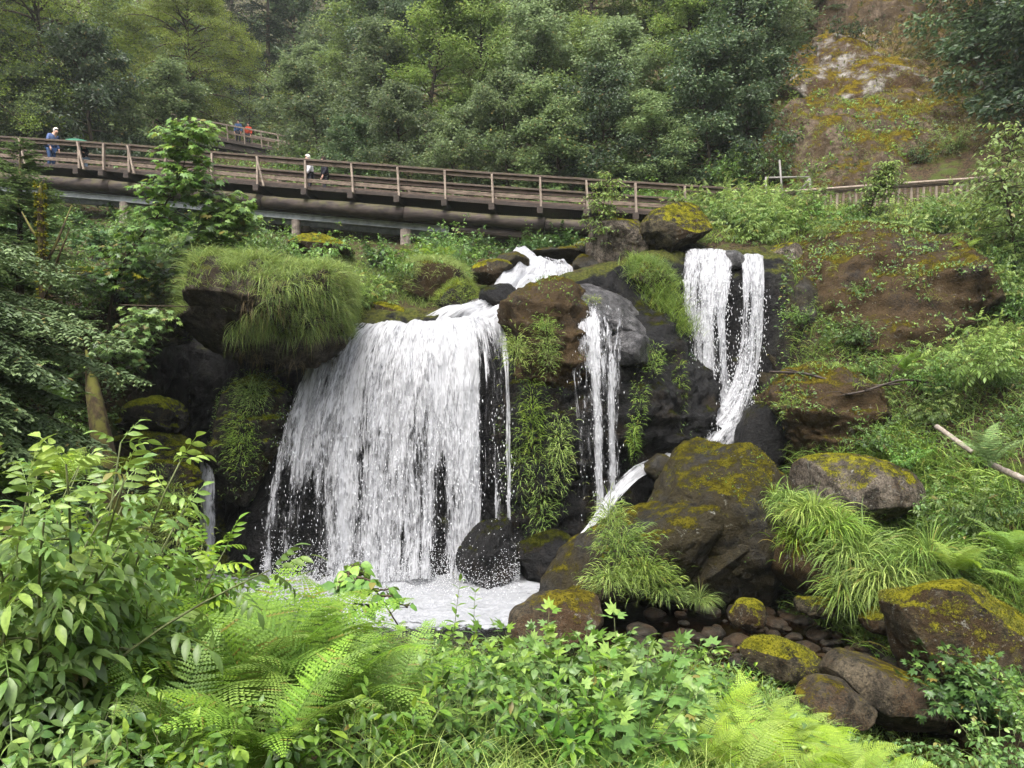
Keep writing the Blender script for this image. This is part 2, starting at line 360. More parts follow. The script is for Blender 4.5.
# ------------------------------------------------------------------ boulders
import bmesh
_ico = {}
def ico(n):
    if n not in _ico:
        bm = bmesh.new(); bmesh.ops.create_icosphere(bm, subdivisions=n, radius=1); bm.verts.ensure_lookup_table()
        _ico[n] = (np.array([v.co[:] for v in bm.verts]), np.array([[v.index for v in f.verts] for f in bm.faces])); bm.free()
    return _ico[n]
def rotm(rx, ry, rz): return np.array(Matrix.Rotation(R(rz),3,'Z') @ Matrix.Rotation(R(ry),3,'Y') @ Matrix.Rotation(R(rx),3,'X'))
def rock_geo(seed, rad, sub=5, e=2.4, cuts=7, rough=1.0, rot=(0,0,0), freq=1.0, strata=0.0, taper=0.0):
    rs = np.random.RandomState(seed); d, f = ico(sub)
    p = d / (np.abs(d)**e).sum(1, keepdims=True)**(1/e)
    for _ in range(cuts):
        n = rdirs(rs, 1)[0]; h = rs.uniform(.62, .92); ex = np.clip(p @ n - h, 0, None); p = p - ex[:,None]*n*rs.uniform(.75, .97)
    rad = np.array(rad, float); q = p * rad; s = rad.mean()
    N = nrm(p / rad); o = rs.rand(3)*50
    ff = freq / s
    q = q + N * (s*rough*(.17*fbm(q*ff*1.1+o, 4) + .06*fbm(q*ff*2.6+o, 5, .6) - .05*np.abs(fbm(q*ff*2.1*np.array([1,1,2.2])+o+9, 4, .55)) + .018*fbm(q*ff*9+o, 4, .65)))[:,None]
    if taper: q[:,:2] *= (1 - taper*np.clip((q[:,2:3]/rad[2]+1)/2, 0, 1))
    q = q @ rotm(*rot).T; N = N @ rotm(*rot).T
    if strata:
        for sc_, a_, w_ in ((.62, 1.0, .8), (.23, .4, 1.2)):
            u = q[:,2]/sc_ + w_*fbm(q*.75/sc_*np.array([.5,.5,.2])+o, 3); fr = u - np.floor(u)
            blk = fbm(np.stack([q[:,0]*.9/sc_, q[:,1]*.9/sc_, np.floor(u)*7.7], -1)+o, 2)
            q = q + N*[1,1,.3]*(strata*a_*((fr**1.5)*sstep(1.0,.86,fr) - .4 + 1.1*blk)*(1-np.abs(N[:,2])**2))[:,None]
    return q, f
ROCK_GEO = {}
def boulder(name, label, cat, px, py, Y, wpx, hpx, depth, seed, mat, sub=5, e=2.4, cuts=7, rough=1.0, rot=(0,0,0), group=None, freq=1.0, strata=0.0, taper=0.0):
    c = W(px, py, Y); V, f = rock_geo(seed, (wpx/2*Y/F, depth/2, hpx/2*Y/F), sub, e, cuts, rough, rot, freq, strata, taper)
    o = tag(link(name, mk_mesh(name, V, f, mat), None, c), label, cat, group)
    ROCK_GEO[label] = (V + c, f); return o

GOLD_A, GOLD_B = (.070,.072,.008), (.26,.245,.022)
GRN_A, GRN_B = (.050,.062,.006), (.17,.19,.018)
M_GOLD = rock_mat('gold_moss_rock', (.028,.024,.015), (.095,.08,.05), GOLD_A, GOLD_B, .29, .25, .5, (.065,.04,.018), .45)
M_GOLD2 = rock_mat('gold_moss_rock_bare', (.058,.048,.038), (.18,.15,.12), GOLD_A, GOLD_B, .42, .2, .9, (.09,.05,.02), .3)
M_BROWN = rock_mat('brown_moss_rock', (.018,.014,.011), (.055,.042,.03), (.040,.034,.006), (.14,.115,.016), .40, .35, .2, (.075,.047,.020), .66)
M_OLIVE = rock_mat('olive_moss_rock', (.015,.014,.012), (.05,.046,.04), (.040,.034,.005), (.13,.115,.014), .42, .5, .35, (.040,.031,.012), .6)
M_WET = rock_mat('wet_dark_rock', (.003,.003,.0035), (.013,.0125,.013), (.012,.014,.003), (.05,.054,.009), .42, .7, 0, (.03,.02,.010), .35)
M_SLAB = rock_mat('grey_wet_slab', (.035,.034,.036), (.12,.117,.122), (.05,.045,.006), (.16,.13,.02), .74, .9, .2, (.06,.045,.025), .2)
M_GREEN = rock_mat('green_moss_rock', (.016,.015,.012), (.05,.045,.038), GRN_A, GRN_B, .22, .3, 0, (.05,.035,.012), .4)
M_OVER = rock_mat('overhang_rock', (.035,.028,.022), (.095,.078,.062), (.06,.07,.012), (.14,.15,.025), .55, .1, .2, (.05,.034,.02), .35)
M_PEB = rock_mat('stream_stone', (.011,.010,.007), (.045,.038,.027), (.05,.04,.006), (.14,.11,.015), .80, .8, 0, (.05,.03,.014), .5, 2.0)
M_TAN = rock_mat('tan_flat_rock', (.036,.030,.020), (.115,.093,.062), (.07,.060,.008), (.19,.16,.02), .46, .35, .4, (.085,.05,.025), .5)

B = boulder
# cliff masses
B('overhang_rock', 'dark grey brown boulder with a shaggy grass cap overhanging the black hollow', 'boulder', 282, 318, 19.0, 205, 98, 4.6, 11, M_OVER, 6, 3.2, 10, 1.1, (0,4,8), None, 1.3, .06)
B('cliff', 'dark wet rock wall between the broad cascade and the twin falls', 'cliff', 604, 452, 20.6, 220, 356, 3.4, 22, M_WET, 6, 3.6, 12, 1.2, (0,0,0), None, 1.6, .22)
B('cliff', 'brown mossy rock buttress with green tufts on the right edge of the broad cascade', 'cliff', 547, 352, 20.5, 96, 145, 3.0, 23, M_BROWN, 6, 3.4, 10, 1.1, (0,-8,0), None, 1.4, .16)
B('cliff', 'dark dripping lower rock wall under the brown mossy buttress', 'cliff', 540, 480, 20.2, 100, 220, 2.4, 24, M_WET, 6, 3.2, 8, .9, (0,0,10), None, 1.6, .20)
B('rock_slab', 'smooth grey wet slab sloping down above the thin central fall', 'rock slab', 606, 304, 21.1, 132, 22, 3.0, 27, M_SLAB, 6, 4.0, 5, .7, (27,19,0))
B('rock_slab', 'pale wet block jutting from the dark wall beside the thin fall', 'rock slab', 626, 350, 19.6, 40, 34, 1.6, 28, M_SLAB, 5, 3.5, 8, .7, (0,15,20))
B('cliff', 'dark rock column dividing the twin falls on the right', 'cliff', 727, 372, 23.3, 118, 200, 3.0, 29, M_WET, 6, 3.4, 8, .8, (0,0,0), None, 1.6, .20)
B('cliff', 'dark rock flank on the right side of the twin falls', 'cliff', 792, 395, 21.2, 80, 240, 3.2, 30, M_OLIVE, 6, 2.8, 8, .9, (0,10,0), None, 1.4, .20)
B('rock_outcrop', 'large brown mossy outcrop with hanging plants above the fallen branches', 'outcrop', 878, 328, 22.0, 310, 246, 6.0, 31, M_BROWN, 6, 2.3, 9, 1.15, (0,16,-10), None, 1.5, .14)
B('rock_outcrop', 'rounded brown outcrop with a pale wet patch below the fallen branches', 'outcrop', 828, 432, 19.4, 140, 130, 3.6, 32, M_BROWN, 6, 2.7, 10, 1.2, (0,12,0), None, 1.4, .14)
B('boulder', 'grey boulder with bare top at the head of the twin falls', 'boulder', 783, 268, 23.0, 56, 52, 1.8, 33, M_GOLD2, 5, 2.5, 7, .8, (0,15,0))
# the large boulder in the middle
B('boulder', 'huge olive brown mossy boulder sloping into the pool below the twin falls', 'boulder', 706, 528, 17.2, 172, 168, 4.0, 41, M_OLIVE, 6, 2.5, 9, 1.0, (0,-14,6), None, 1.3)
B('boulder', 'long brown shoulder of rock slanting down to the pool from the huge mossy boulder', 'boulder', 634, 556, 16.5, 246, 92, 2.8, 42, M_OLIVE, 6, 2.3, 7, 1.0, (0,-36,4), None, 1.3)
B('boulder', 'dark wedge of rock with a mossy ridge leaning on the huge mossy boulder', 'boulder', 722, 556, 16.4, 92, 92, 2.2, 43, M_OLIVE, 6, 2.5, 8, .7, (0,32,10))
B('boulder', 'small mossy rock with the diagonal white chute passing behind it', 'boulder', 659, 468, 18.9, 34, 28, .7, 44, M_OLIVE, 4, 2.4)
B('boulder', 'pointed black wet rock standing at the foot of the broad cascade', 'boulder', 488, 552, 18.2, 84, 92, 1.6, 45, M_WET, 6, 2.2, 12, 1.0, (0,16,20), None, 1.3, .06, .62)
B('boulder', 'low dark wet rock behind the pointed black rock in the pool', 'boulder', 545, 560, 18.9, 72, 62, 1.6, 46, M_WET, 5, 2.4, 8)
B('boulder', 'speckled grey brown boulder behind the leafy bank beside the pool', 'boulder', 556, 622, 13.6, 96, 62, 1.7, 47, M_TAN, 5, 2.5, 7, .8, (0,-14,0))
B('boulder', 'brown boulder under a fringe of long grass beside the stream', 'boulder', 812, 566, 15.4, 82, 74, 1.9, 48, M_BROWN, 5, 2.5, 6, .7)
B('boulder', 'pink grey topped boulder with gold moss above the long grass', 'boulder', 853, 490, 16.4, 122, 72, 2.3, 49, M_GOLD2, 6, 2.5, 6, .6, (0,10,0))
B('boulder', 'big gold mossy boulder on the stream bank above the dark green shrub', 'boulder', 956, 634, 11.9, 150, 112, 2.3, 50, M_GOLD, 6, 2.5, 8, .7, (0,8,12))
B('boulder', 'smooth tan boulder beside the small spill in the stream', 'boulder', 882, 692, 11.3, 118, 66, 1.5, 51, M_TAN, 6, 2.4, 4, .5, (0,26,0))
B('boulder', 'flat purple grey rock among the ferns below the small spill', 'boulder', 836, 702, 10.7, 74, 40, 1.1, 52, M_TAN, 5, 2.6, 6, .6, (0,10,0))
B('boulder', 'long low rock with yellow moss damming the stream above the small spill', 'boulder', 783, 660, 12.5, 84, 38, .9, 53, M_GOLD, 5, 2.3, 4, .7, (0,14,-14))
B('boulder', 'knobbly yellow mossy rock standing in the shallow water', 'boulder', 747, 614, 14.3, 36, 30, .7, 54, M_GOLD, 5, 2.4, 6)
B('boulder', 'dark stone with an ochre moss cap by the grassy bank', 'boulder', 816, 606, 14.3, 40, 22, .8, 55, M_GOLD, 5, 2.4, 5)
B('boulder', 'mossy stone at the water edge in front of the long grass', 'boulder', 880, 619, 13.4, 36, 28, .8, 56, M_GOLD, 5, 2.4, 5)
# left ledges
for i, (px, py, Y, w, h, d, lab) in enumerate([
    (148, 418, 18.8, 70, 44, 2.0, 'dark rounded mossy ledge at the back of the black hollow'),
    (152, 446, 18.2, 104, 30, 1.8, 'upper green mossy ledge beside the little trickle'),
    (150, 480, 17.7, 96, 44, 1.7, 'middle green mossy ledge beside the little trickle'),
    (158, 535, 17.3, 92, 80, 1.7, 'lowest thick mossy ledge beside the little trickle'),
    (252, 440, 19.4, 76, 130, 1.8, 'mossy rock shoulder between the little trickle and the broad cascade'),
    (105, 287, 20.5, 118, 38, 2.6, 'flat topped rock with a bright yellow moss blanket in the trees'),
    (166, 318, 19.6, 56, 56, 1.8, 'yellow mossy boulder beside the grass capped overhang')]):
    B('boulder', lab, 'boulder', px, py, Y, w, h, d, 60+i, M_GOLD if i > 4 else M_GREEN, 6, 2.7, 5, .8, (0, [0,8,6,0,12,4,0][i], 0), None, 1.3, .10)
# two perched boulders, rocks at the top
B('boulder', 'brown perched boulder with gold moss under the footbridge', 'boulder', 617, 242, 23.0, 62, 64, 1.8, 71, M_GOLD2, 6, 2.7, 8, .8)
B('boulder', 'tilted perched boulder with gold moss cap and dark underside', 'boulder', 675, 231, 22.8, 70, 54, 1.8, 72, M_GOLD, 6, 2.7, 8, .8, (0,-18,0))
for i, (px, py, Y, w, h, d, m, lab) in enumerate([
    (322, 248, 25.0, 64, 26, 2.2, M_GOLD, 'low gold mossy rock beside the left concrete pier'),
    (430, 284, 22.3, 84, 46, 2.2, M_BROWN, 'shaggy brown and green mossy boulder left of the upper stream'),
    (398, 314, 21.4, 62, 26, 1.4, M_GOLD, 'yellow mossy rock on the lip of the broad cascade'),
    (456, 300, 21.8, 40, 46, 1.6, M_GREEN, 'green mossy rock hugging the upper stream'),
    (500, 297, 20.9, 42, 26, 1.0, M_WET, 'black rounded rock splitting the upper stream'),
    (492, 272, 22.2, 44, 24, 1.0, M_GOLD, 'small yellow mossy rock in the upper stream'),
    (512, 262, 22.7, 34, 20, 1.0, M_OLIVE, 'flat mossy rock at the head of the upper stream'),
    (560, 254, 24.2, 60, 16, 1.4, M_OLIVE, 'low dark rock under the footbridge behind the white sheet of water'),
    (588, 264, 23.0, 30, 20, 1.0, M_OLIVE, 'olive mossy stone beside the white sheet of water'),
    (585, 248, 23.9, 22, 18, .8, M_GREEN, 'green mossy stone behind the olive stone by the white sheet of water'),
    (648, 282, 21.8, 50, 36, 1.6, M_GOLD, 'yellow mossy rock beneath the bright grass strip'),
    (690, 252, 22.8, 36, 16, 1.2, M_WET, 'wet grey stone under the tilted perched boulder'),
    (730, 262, 22.2, 26, 22, 1.0, M_SLAB, 'grey brown stone parting the water at the top of the twin falls'),
    (760, 440, 19.6, 50, 80, 1.6, M_WET, 'dark wet rock between the twin falls and the huge mossy boulder')]):
    B('boulder', lab, 'boulder', px, py, Y, w, h, d, 80+i, m, 5, 2.5, 6, .8, (0, [0,6,8,10,-8,-10,0,0,0,0,20,0,0,10][i], 0))
M_HILL = rock_mat('ochre_hill_rock', (.08,.058,.04), (.19,.145,.105), (.06,.048,.008), (.17,.13,.018), .30, 0, .4, (.11,.075,.042), .5)
M_HILLW = rock_mat('pale_patched_hill_rock', (.26,.24,.22), (.44,.42,.39), (.075,.058,.008), (.20,.15,.018), .30, 0, .3, (.09,.055,.028), .62)
for i, (px, py, Y, w, h, d, m, lab) in enumerate([
    (855, 156, 32.2, 190, 125, 8, M_HILL, 'rounded ochre rock shoulder above the picket railing'), (888, 96, 35.6, 190, 135, 8, M_HILLW, 'pale patched rock outcrop with gold moss high on the ochre slope'),
    (935, 142, 33.0, 150, 120, 7, M_HILL, 'brown rock ledge right of the rounded ochre shoulder'), (920, 30, 39.0, 200, 130, 8, M_HILL, 'topmost brown rock ledge of the ochre slope'), (832, 75, 36.6, 60, 60, 4, M_HILLW, 'small pale patched outcrop left on the ochre slope')]):
    B('rock_outcrop', lab, 'outcrop', px, py, Y+.3, w*1.12, h*1.5, 3.4, 140+i, m, 6, 2.3, 6, .9, (-40,4,0), None, 1.7, .07)
# stones of the stream bed
rs = np.random.RandomState(5)
peb = [rock_geo(200+k, (.5,.42,.30), 4, 2.3, 4, .7) for k in range(6)]
peb_me = [mk_mesh('stream_stone', v, f, M_PEB) for v, f in peb]
M_PEBM = rock_mat('mossy_stream_stone', (.028,.024,.02), (.08,.066,.05), GOLD_A, GOLD_B, .5, .7, 0, (.05,.03,.014), .5, 2.0)
peb_mo = [mk_mesh('stream_stone', v, f, M_PEBM) for v, f in peb[:3]]
spots = []
for k in range(2500):
    px, py = rs.uniform(640, 905), rs.uniform(588, 672)
    if py < 600 and px < 780: continue
    if px > 850 and py < 622: continue
    z = -4.72; Y = -z*F/(py-CY); s = rs.choice([.16,.22,.3,.42,.6,.75]) * (1.15 if px > 760 and py > 632 else .75)*rs.uniform(.85,1.15)
    if px < 745 and py < 632 and rs.rand() < .78: continue
    if any(abs(px-a) < (s+c_)*.42*F/Y*.85 and abs(py-b) < (s+c_)*.42*F/Y*.42 for a, b, c_ in spots): continue
    spots.append((px, py, s))
    if len(spots) >= 150: break
for k, (px, py, s) in enumerate(spots):
    z = -4.72; Y = -z*F/(py-CY); c = W(px, py, Y); mossy = rs.rand() < .16
    o = link('stream_stone', (peb_mo if mossy else peb_me)[rs.randint(3 if mossy else 6)], None, c + [0,0,rs.uniform(-.03,.05)*s], rs.uniform(0,6.3), s*1.15)
    if mossy: tag(o, 'yellow mossy stone among the cobbles of the shallow stream', 'stone', 'mossy stones in the shallow stream')
    else: tag(o, 'bare wet brown cobble in the shallow stream', 'stone', 'bare wet cobbles in the shallow stream')
# ------------------------------------------------------------------ water
def fall_mat(name, su, sv, seed, soft=.20, col=(.62,.63,.66)):
    """white water: streaks and drops drawn out along the flow (uv in metres); 'dens' = how much water there is"""
    t = NT(name); uv = t.n('UVMap').outputs[0]
    m1 = t.n('Mapping', {'Vector': uv, 'Location': (seed*3.7, seed*1.3, seed), 'Scale': (su, sv, 1)}).outputs[0]
    m2 = t.n('Mapping', {'Vector': uv, 'Location': (seed*1.7, seed*2.3, seed), 'Scale': (su*3.2, sv*2.4, 1)}).outputs[0]
    m3 = t.n('Mapping', {'Vector': uv, 'Location': (seed, seed, 0), 'Scale': (su*.28, sv*.10, 1)}).outputs[0]
    a = t.noise(m1, 1, 3, .6, .6); b = t.noise(m2, 1, 3, .65, .3); c = t.noise(m3, 1, 3, .6, .2)
    d = t.attr('rnd')
    v = t.math('ADD', t.math('MULTIPLY', a, .50), t.math('ADD', t.math('MULTIPLY', b, .42), t.math('MULTIPLY', c, .42)))
    thr = t.math('SUBTRACT', 1.00, t.math('MULTIPLY', d, .72))
    al = t.rng(t.math('SUBTRACT', v, thr), -soft*.5, soft*.7)
    bump = t.bump(t.math('ADD', t.math('MULTIPLY', a, .5), b), 1.0, .06)
    colr = t.mix(t.rng(t.math('ADD', t.math('MULTIPLY', b, .6), t.math('MULTIPLY', a, .4)), .40, .60), tuple(x*.62 for x in col), col)
    p = t.pbsdf(colr, .35, .5, bump)
    tr = t.n('BsdfTranslucent', {'Color': (*col, 1)}).outputs[0]
    w = t.n('MixShader', {0: .35, 1: p, 2: tr}).outputs[0]
    return t.done(t.n('MixShader', {0: al, 1: t.n('BsdfTransparent').outputs[0], 2: w}).outputs[0])

M_FALL = [fall_mat('falling_water_%d' % i, (7, 10, 16)[i], (.9, 1.9, 3.0)[i], i+1) for i in range(3)]
M_DROP = plain_mat('water_drops', (.62,.635,.66), .25, .5, .05)

def water_net(rowsets, nu=10, nv=14):
    K = np.stack([np.stack([W(*p) for p in r]) for r in rowsets])
    A = pchip(K, nv); return np.swapaxes(pchip(np.swapaxes(A, 0, 1), nu), 0, 1)

def water_sheet(name, mesh_rows, dens, parent, layers=(0,1), off=.10, nu=10, nv=16, wob=.05, seed=0):
    """dens: function of (u 0..1 across, v 0..1 down) -> amount of water"""
    Gw = water_net(mesh_rows, nu, nv); N = grid_normals(Gw); N = np.where(N[...,1:2] > 0, -N, N)
    nr, nc = Gw.shape[:2]
    su = np.concatenate([np.zeros((nr,1)), np.cumsum(np.linalg.norm(np.diff(Gw,axis=1),axis=2),1)],1).mean(0)
    sv = np.concatenate([np.zeros((1,nc)), np.cumsum(np.linalg.norm(np.diff(Gw,axis=0),axis=2),0)],0)
    U = np.ones(nr)[:,None]*su[None]; u = np.linspace(0,1,nc)[None]*np.ones((nr,1)); v = np.linspace(0,1,nr)[:,None]*np.ones((1,nc))
    D = dens(u, v)
    out = []
    for k, L in enumerate(layers):
        q = np.stack([U*2.2, sv*.5, np.full_like(U, 3.3*k+seed)], -1).reshape(-1,3)
        Gk = Gw + N * (off*k + wob*fbm(q, 3).reshape(nr,nc)*2)[...,None]
        me = mk_mesh(name, Gk.reshape(-1,3), grid_faces(nr,nc), M_FALL[L], {'rnd': (D*(1 if k == 0 else .93)).ravel()}, uv=np.stack([U+seed*.37, sv], -1).reshape(-1,2))
        out.append(link(name, me, parent))
    return Gw, N, D, out

_oct = np.array([[0,0,1],[1,0,0],[0,1,0],[-1,0,0],[0,-1,0],[0,0,-1.]])
_octf = np.array([[0,1,2],[0,2,3],[0,3,4],[0,4,1],[5,2,1],[5,3,2],[5,4,3],[5,1,4]])
def drops(mb, rs, P, size, stretch=2.5):
    n = len(P); M = frames(np.tile([0,-1.,0],(n,1)) + .3*rs.normal(size=(n,3)), np.array([0,0,1.]))
    mb.leaves(_oct*np.array([1,1,stretch]), _octf, P, M, size, np.full(n,.5))
def sheet_drops(rs, Gw, N, D, n, size, spread=.12, v0=.25):
    nr, nc = Gw.shape[:2]; i = (v0*nr + rs.rand(n)**.8*(1-v0)*(nr-1)).astype(int).clip(0,nr-1); j = rs.randint(0,nc,n)
    keep = rs.rand(n) < np.clip(D[i,j]*1.3, .05, 1); i, j = i[keep], j[keep]
    P = Gw[i,j] + N[i,j]*(np.abs(rs.normal(size=(len(i),1)))*spread + .05) + rs.normal(size=(len(i),3))*np.array([.07,.03,.07])
    return P

rs = np.random.RandomState(3)
# broad cascade
main = thing('waterfall', 'broad white cascade fanning over dark rock into the foaming pool', 'waterfall', W(400, 570, 18.4))
inv = -np.array(main.location)
def rel(rows_, o):      # net rows given in the world, mesh made local to its thing
    return rows_
def add_fall(root, rows_, dens, **kw):
    Gw, N, D, obs = water_sheet('water_sheet', rows_, dens, root, **kw)
    for o in obs: o.location = -root.location
    return Gw, N, D
rowsM = [
 [(338,330,20.15),(366,327,20.1),(398,325,20.0),(430,322,20.0),(456,320,20.0),(478,316,20.1),(500,306,20.4)],
 [(318,344,19.75),(352,338,19.7),(392,335,19.6),(430,333,19.6),(458,333,19.6),(484,330,19.7),(506,334,20.0)],
 [(296,386,19.15),(337,380,19.1),(382,378,19.0),(428,378,18.95),(460,380,19.0),(490,380,19.1),(511,382,19.3)],
 [(276,448,18.75),(325,448,18.7),(376,448,18.65),(426,448,18.6),(461,450,18.65),(490,450,18.75),(513,450,18.9)],
 [(263,520,18.5),(322,518,18.45),(374,516,18.4),(427,515,18.35),(461,518,18.4),(491,516,18.5),(514,512,18.6)],
 [(257,592,18.35),(318,588,18.3),(372,582,18.2),(425,578,18.15),(461,578,18.2),(490,578,18.35),(516,572,18.45)]]
def densM(u, v):
    n = fbm(np.stack([u*9, v*.9, 0*u+4.4], -1).reshape(-1,3), 3).reshape(u.shape)
    d = .73 - .22*sstep(.10,.75,v) + .46*n - .30*sstep(.22,.0,u)*sstep(.3,.05,v)
    d = d + .26*np.exp(-((u-.70)/.05)**2)*sstep(.1,.4,v)          # thick central chute
    d = d - .34*np.exp(-((u-.56)/.055)**2)*sstep(.45,.75,v)         # thin part left of the chute
    d = d - .30*sstep(.74,.80,u)*sstep(.10,.35,v)                   # thin curtain on the right
    st_ = perlin(np.stack([u*34 + .5*np.sin(v*2), v*.7, 0*u+2.2], -1).reshape(-1,3)).reshape(u.shape)
    d = d + .42*sstep(.02,.42,st_)*sstep(.74,.80,u)*sstep(.10,.35,v) - .30*sstep(.10,.5,-st_)*sstep(.50,.95,v)*sstep(.72,.60,u)
    d = d - .16*np.exp(-((u-.15)/.05)**2)*sstep(.6,.85,v)
    d = d + .12*sstep(.25,.0,v)
    return d - .6*sstep(.02,.0,u) - .6*sstep(.98,1.0,u)
Gm, Nm, Dm = add_fall(main, rowsM, densM, layers=(0,1), off=.10, nu=40, nv=22, wob=.09)
mb = MB(); P = sheet_drops(rs, Gm, Nm, Dm, 4500, 0, .10, .45); P = P[(CX+P[:,0]/P[:,1]*F < 452) | (P[:,2] > -2.9)]; drops(mb, rs, P - np.array(main.location), rs.uniform(.004,.011,len(P)), 4.5)
tag(link('water_drops', mb.mesh('water_drops', M_DROP), main), kind='stuff')

# central thin fall
cen = thing('waterfall', 'thin veil of water trickling down the dark wall from the grey slab', 'waterfall', W(605, 560, 18.8))
rowsC = [[(564,296,20.6),(582,298,20.45),(600,302,20.35),(622,312,20.3)],
         [(566,320,19.45),(584,322,19.35),(603,324,19.3),(622,330,19.3)],
         [(572,370,19.1),(588,370,18.95),(602,372,18.9),(620,372,18.95)],
         [(578,430,18.95),(592,430,18.8),(604,430,18.75),(618,430,18.8)],
         [(582,505,18.85),(595,505,18.7),(606,505,18.65),(620,505,18.7)],
         [(582,575,18.8),(597,578,18.65),(608,578,18.6),(622,575,18.65)]]
def densC(u, v):
    d = .30 + .12*fbm(np.stack([u*6, v*1.5, 0*u+1.4], -1).reshape(-1,3), 3).reshape(u.shape)
    d = d + .48*np.exp(-((u-.50)/.10)**2)*sstep(.05,.35,v) + .40*np.exp(-((u-.84)/.05)**2)*sstep(.25,.4,v) + .22*np.exp(-((u-.3)/.2)**2)*sstep(.45,.2,v)
    return d - .25*sstep(.7,1,v)*(np.abs(u-.6) > .28)
Gc, Nc, Dc = add_fall(cen, rowsC, densC, layers=(0,1), off=.06, nu=14, nv=18, wob=.04, seed=2)
mb = MB(); P = sheet_drops(rs, Gc, Nc, np.clip(Dc-.3,0,1), 3000, 0, .07, .05); drops(mb, rs, P - np.array(cen.location), rs.uniform(.004,.010,len(P)), 4.5)
tag(link('water_drops', mb.mesh('water_drops', M_DROP), cen), kind='stuff')

# twin falls
twin = thing('waterfall', 'tall twin falls dropping either side of a dark rock column', 'waterfall', W(720, 450, 20.2))
rowsT = [[(684,254,22.0),(700,250,22.0),(716,250,22.0),(733,256,22.0)],
         [(682,282,21.35),(698,280,21.3),(714,280,21.3),(730,284,21.35)],
         [(684,330,21.0),(698,330,20.9),(712,330,20.9),(725,332,21.0)],
         [(686,390,20.75),(700,390,20.65),(714,392,20.6),(728,394,20.7)],
         [(690,445,20.6),(706,445,20.5),(722,445,20.45),(738,442,20.5)]]
def densT(u, v):
    d = .55 + .40*fbm(np.stack([u*5, v*1.2, 0*u+7.4], -1).reshape(-1,3), 3).reshape(u.shape) - .10*sstep(.3,.9,v)
    return d - .25*sstep(.62,.72,u)*sstep(.35,.5,v)*sstep(.86,.76,u) - .5*sstep(.04,0,u) - .5*sstep(.97,1,u)
Gt, Nt, Dt = add_fall(twin, rowsT, densT, layers=(0,1), off=.07, nu=16, nv=20, wob=.05, seed=5)
rowsT2 = [[(740,258,22.0),(748,255,22.0),(756,255,22.0),(763,258,22.0)],
          [(742,285,21.3),(749,285,21.25),(756,285,21.25),(763,288,21.3)],
          [(741,330,21.0),(748,330,20.9),(754,330,20.9),(761,332,21.0)],
          [(730,385,20.6),(741,380,20.5),(750,375,20.5),(757,370,20.6)],
          [(700,428,20.3),(716,418,20.2),(738,410,20.15),(754,400,20.2)],
          [(676,452,20.0),(690,447,19.9),(712,444,19.85),(752,446,19.9)]]
def densT2(u, v):
    return .60 + .38*fbm(np.stack([u*5, v*2, 0*u+9.4], -1).reshape(-1,3), 3).reshape(u.shape) - .5*sstep(.06,0,u) - .5*sstep(.95,1,u) - .30*sstep(.55,.9,u)*sstep(.65,.9,v)
G2, N2, D2 = add_fall(twin, rowsT2, densT2, layers=(0,1), off=.06, nu=14, nv=18, wob=.05, seed=8)
mb = MB(); P = np.concatenate([sheet_drops(rs, Gt, Nt, Dt, 3500, 0, .10, .2), sheet_drops(rs, G2, N2, D2, 2500, 0, .10, .2)])
drops(mb, rs, P - np.array(twin.location), rs.uniform(.004,.011,len(P)), 4.5)
tag(link('water_drops', mb.mesh('water_drops', M_DROP), twin), kind='stuff')

# diagonal chute behind the huge boulder
chute = thing('waterfall', 'narrow white chute sliding diagonally behind the huge mossy boulder', 'waterfall', W(600, 520, 18.4))
rowsD = [[(694,440,20.1),(698,446,19.95),(702,453,19.8)],[(665,456,19.6),(668,460,19.45),(671,465,19.35)],[(637,466,19.1),(641,470,19.0),(645,475,18.9)],[(611,489,18.75),(616,493,18.65),(621,498,18.55)],
         [(591,521,18.5),(596,524,18.4),(601,528,18.3)],[(570,552,18.3),(580,553,18.15),(588,555,18.0)],[(556,580,18.2),(566,580,18.05),(576,580,17.9)]]
densD = lambda u, v: .74 + .45*fbm(np.stack([u*3, v*5, 0*u+2.4], -1).reshape(-1,3), 3).reshape(u.shape) - .4*np.abs(u-.5)
add_fall(chute, rowsD, densD, layers=(0,1), off=.05, nu=8, nv=14, wob=.05, seed=11)

# upper stream tumbling down to the lip
ups = thing('waterfall', 'white upper stream tumbling between mossy rocks above the broad cascade', 'waterfall', W(480, 315, 20.6))
rowsU = [[(516,249,23.95),(530,255,23.85),(548,265,23.05),(560,259,23.65)],
         [(506,267,22.85),(518,269,22.65),(532,273,22.45),(546,275,22.45)],
         [(494,285,21.65),(506,287,21.45),(516,289,21.35),(526,293,21.25)],
         [(470,303,20.95),(484,305,20.75),(498,309,20.55),(512,313,20.45)],
         [(440,311,20.55),(462,314,20.25),(484,317,20.05),(505,325,19.95)],
         [(404,329,20.45),(430,330,20.35),(462,330,20.25),(498,336,20.3)]]
densU = lambda u, v: .74 + .30*fbm(np.stack([u*4, v*4, 0*u+3.4], -1).reshape(-1,3), 3).reshape(u.shape) - .25*sstep(.08,0,u) - .25*sstep(.94,1,u) - .2*sstep(.8,1,v)
add_fall(ups, rowsU, densU, layers=(0,1), off=.07, nu=12, nv=14, wob=.17, seed=14)
shelf = thing('waterfall', 'smooth white sheet of water sliding over a ledge under the footbridge', 'waterfall', W(545, 280, 22.4))
rowsS = [[(524,264,23.4),(540,261,23.4),(556,261,23.4),(570,264,23.4)],[(521,270,22.7),(538,268,22.6),(556,268,22.6),(573,270,22.7)],[(519,288,22.3),(536,286,22.2),(554,284,22.2),(574,284,22.3)]]
add_fall(shelf, rowsS, lambda u, v: .66 + .40*fbm(np.stack([u*3, v*3, 0*u+8.4], -1).reshape(-1,3), 3).reshape(u.shape) - .25*sstep(.08,0,u), layers=(0,1), off=.05, nu=10, nv=14, wob=.10, seed=17)
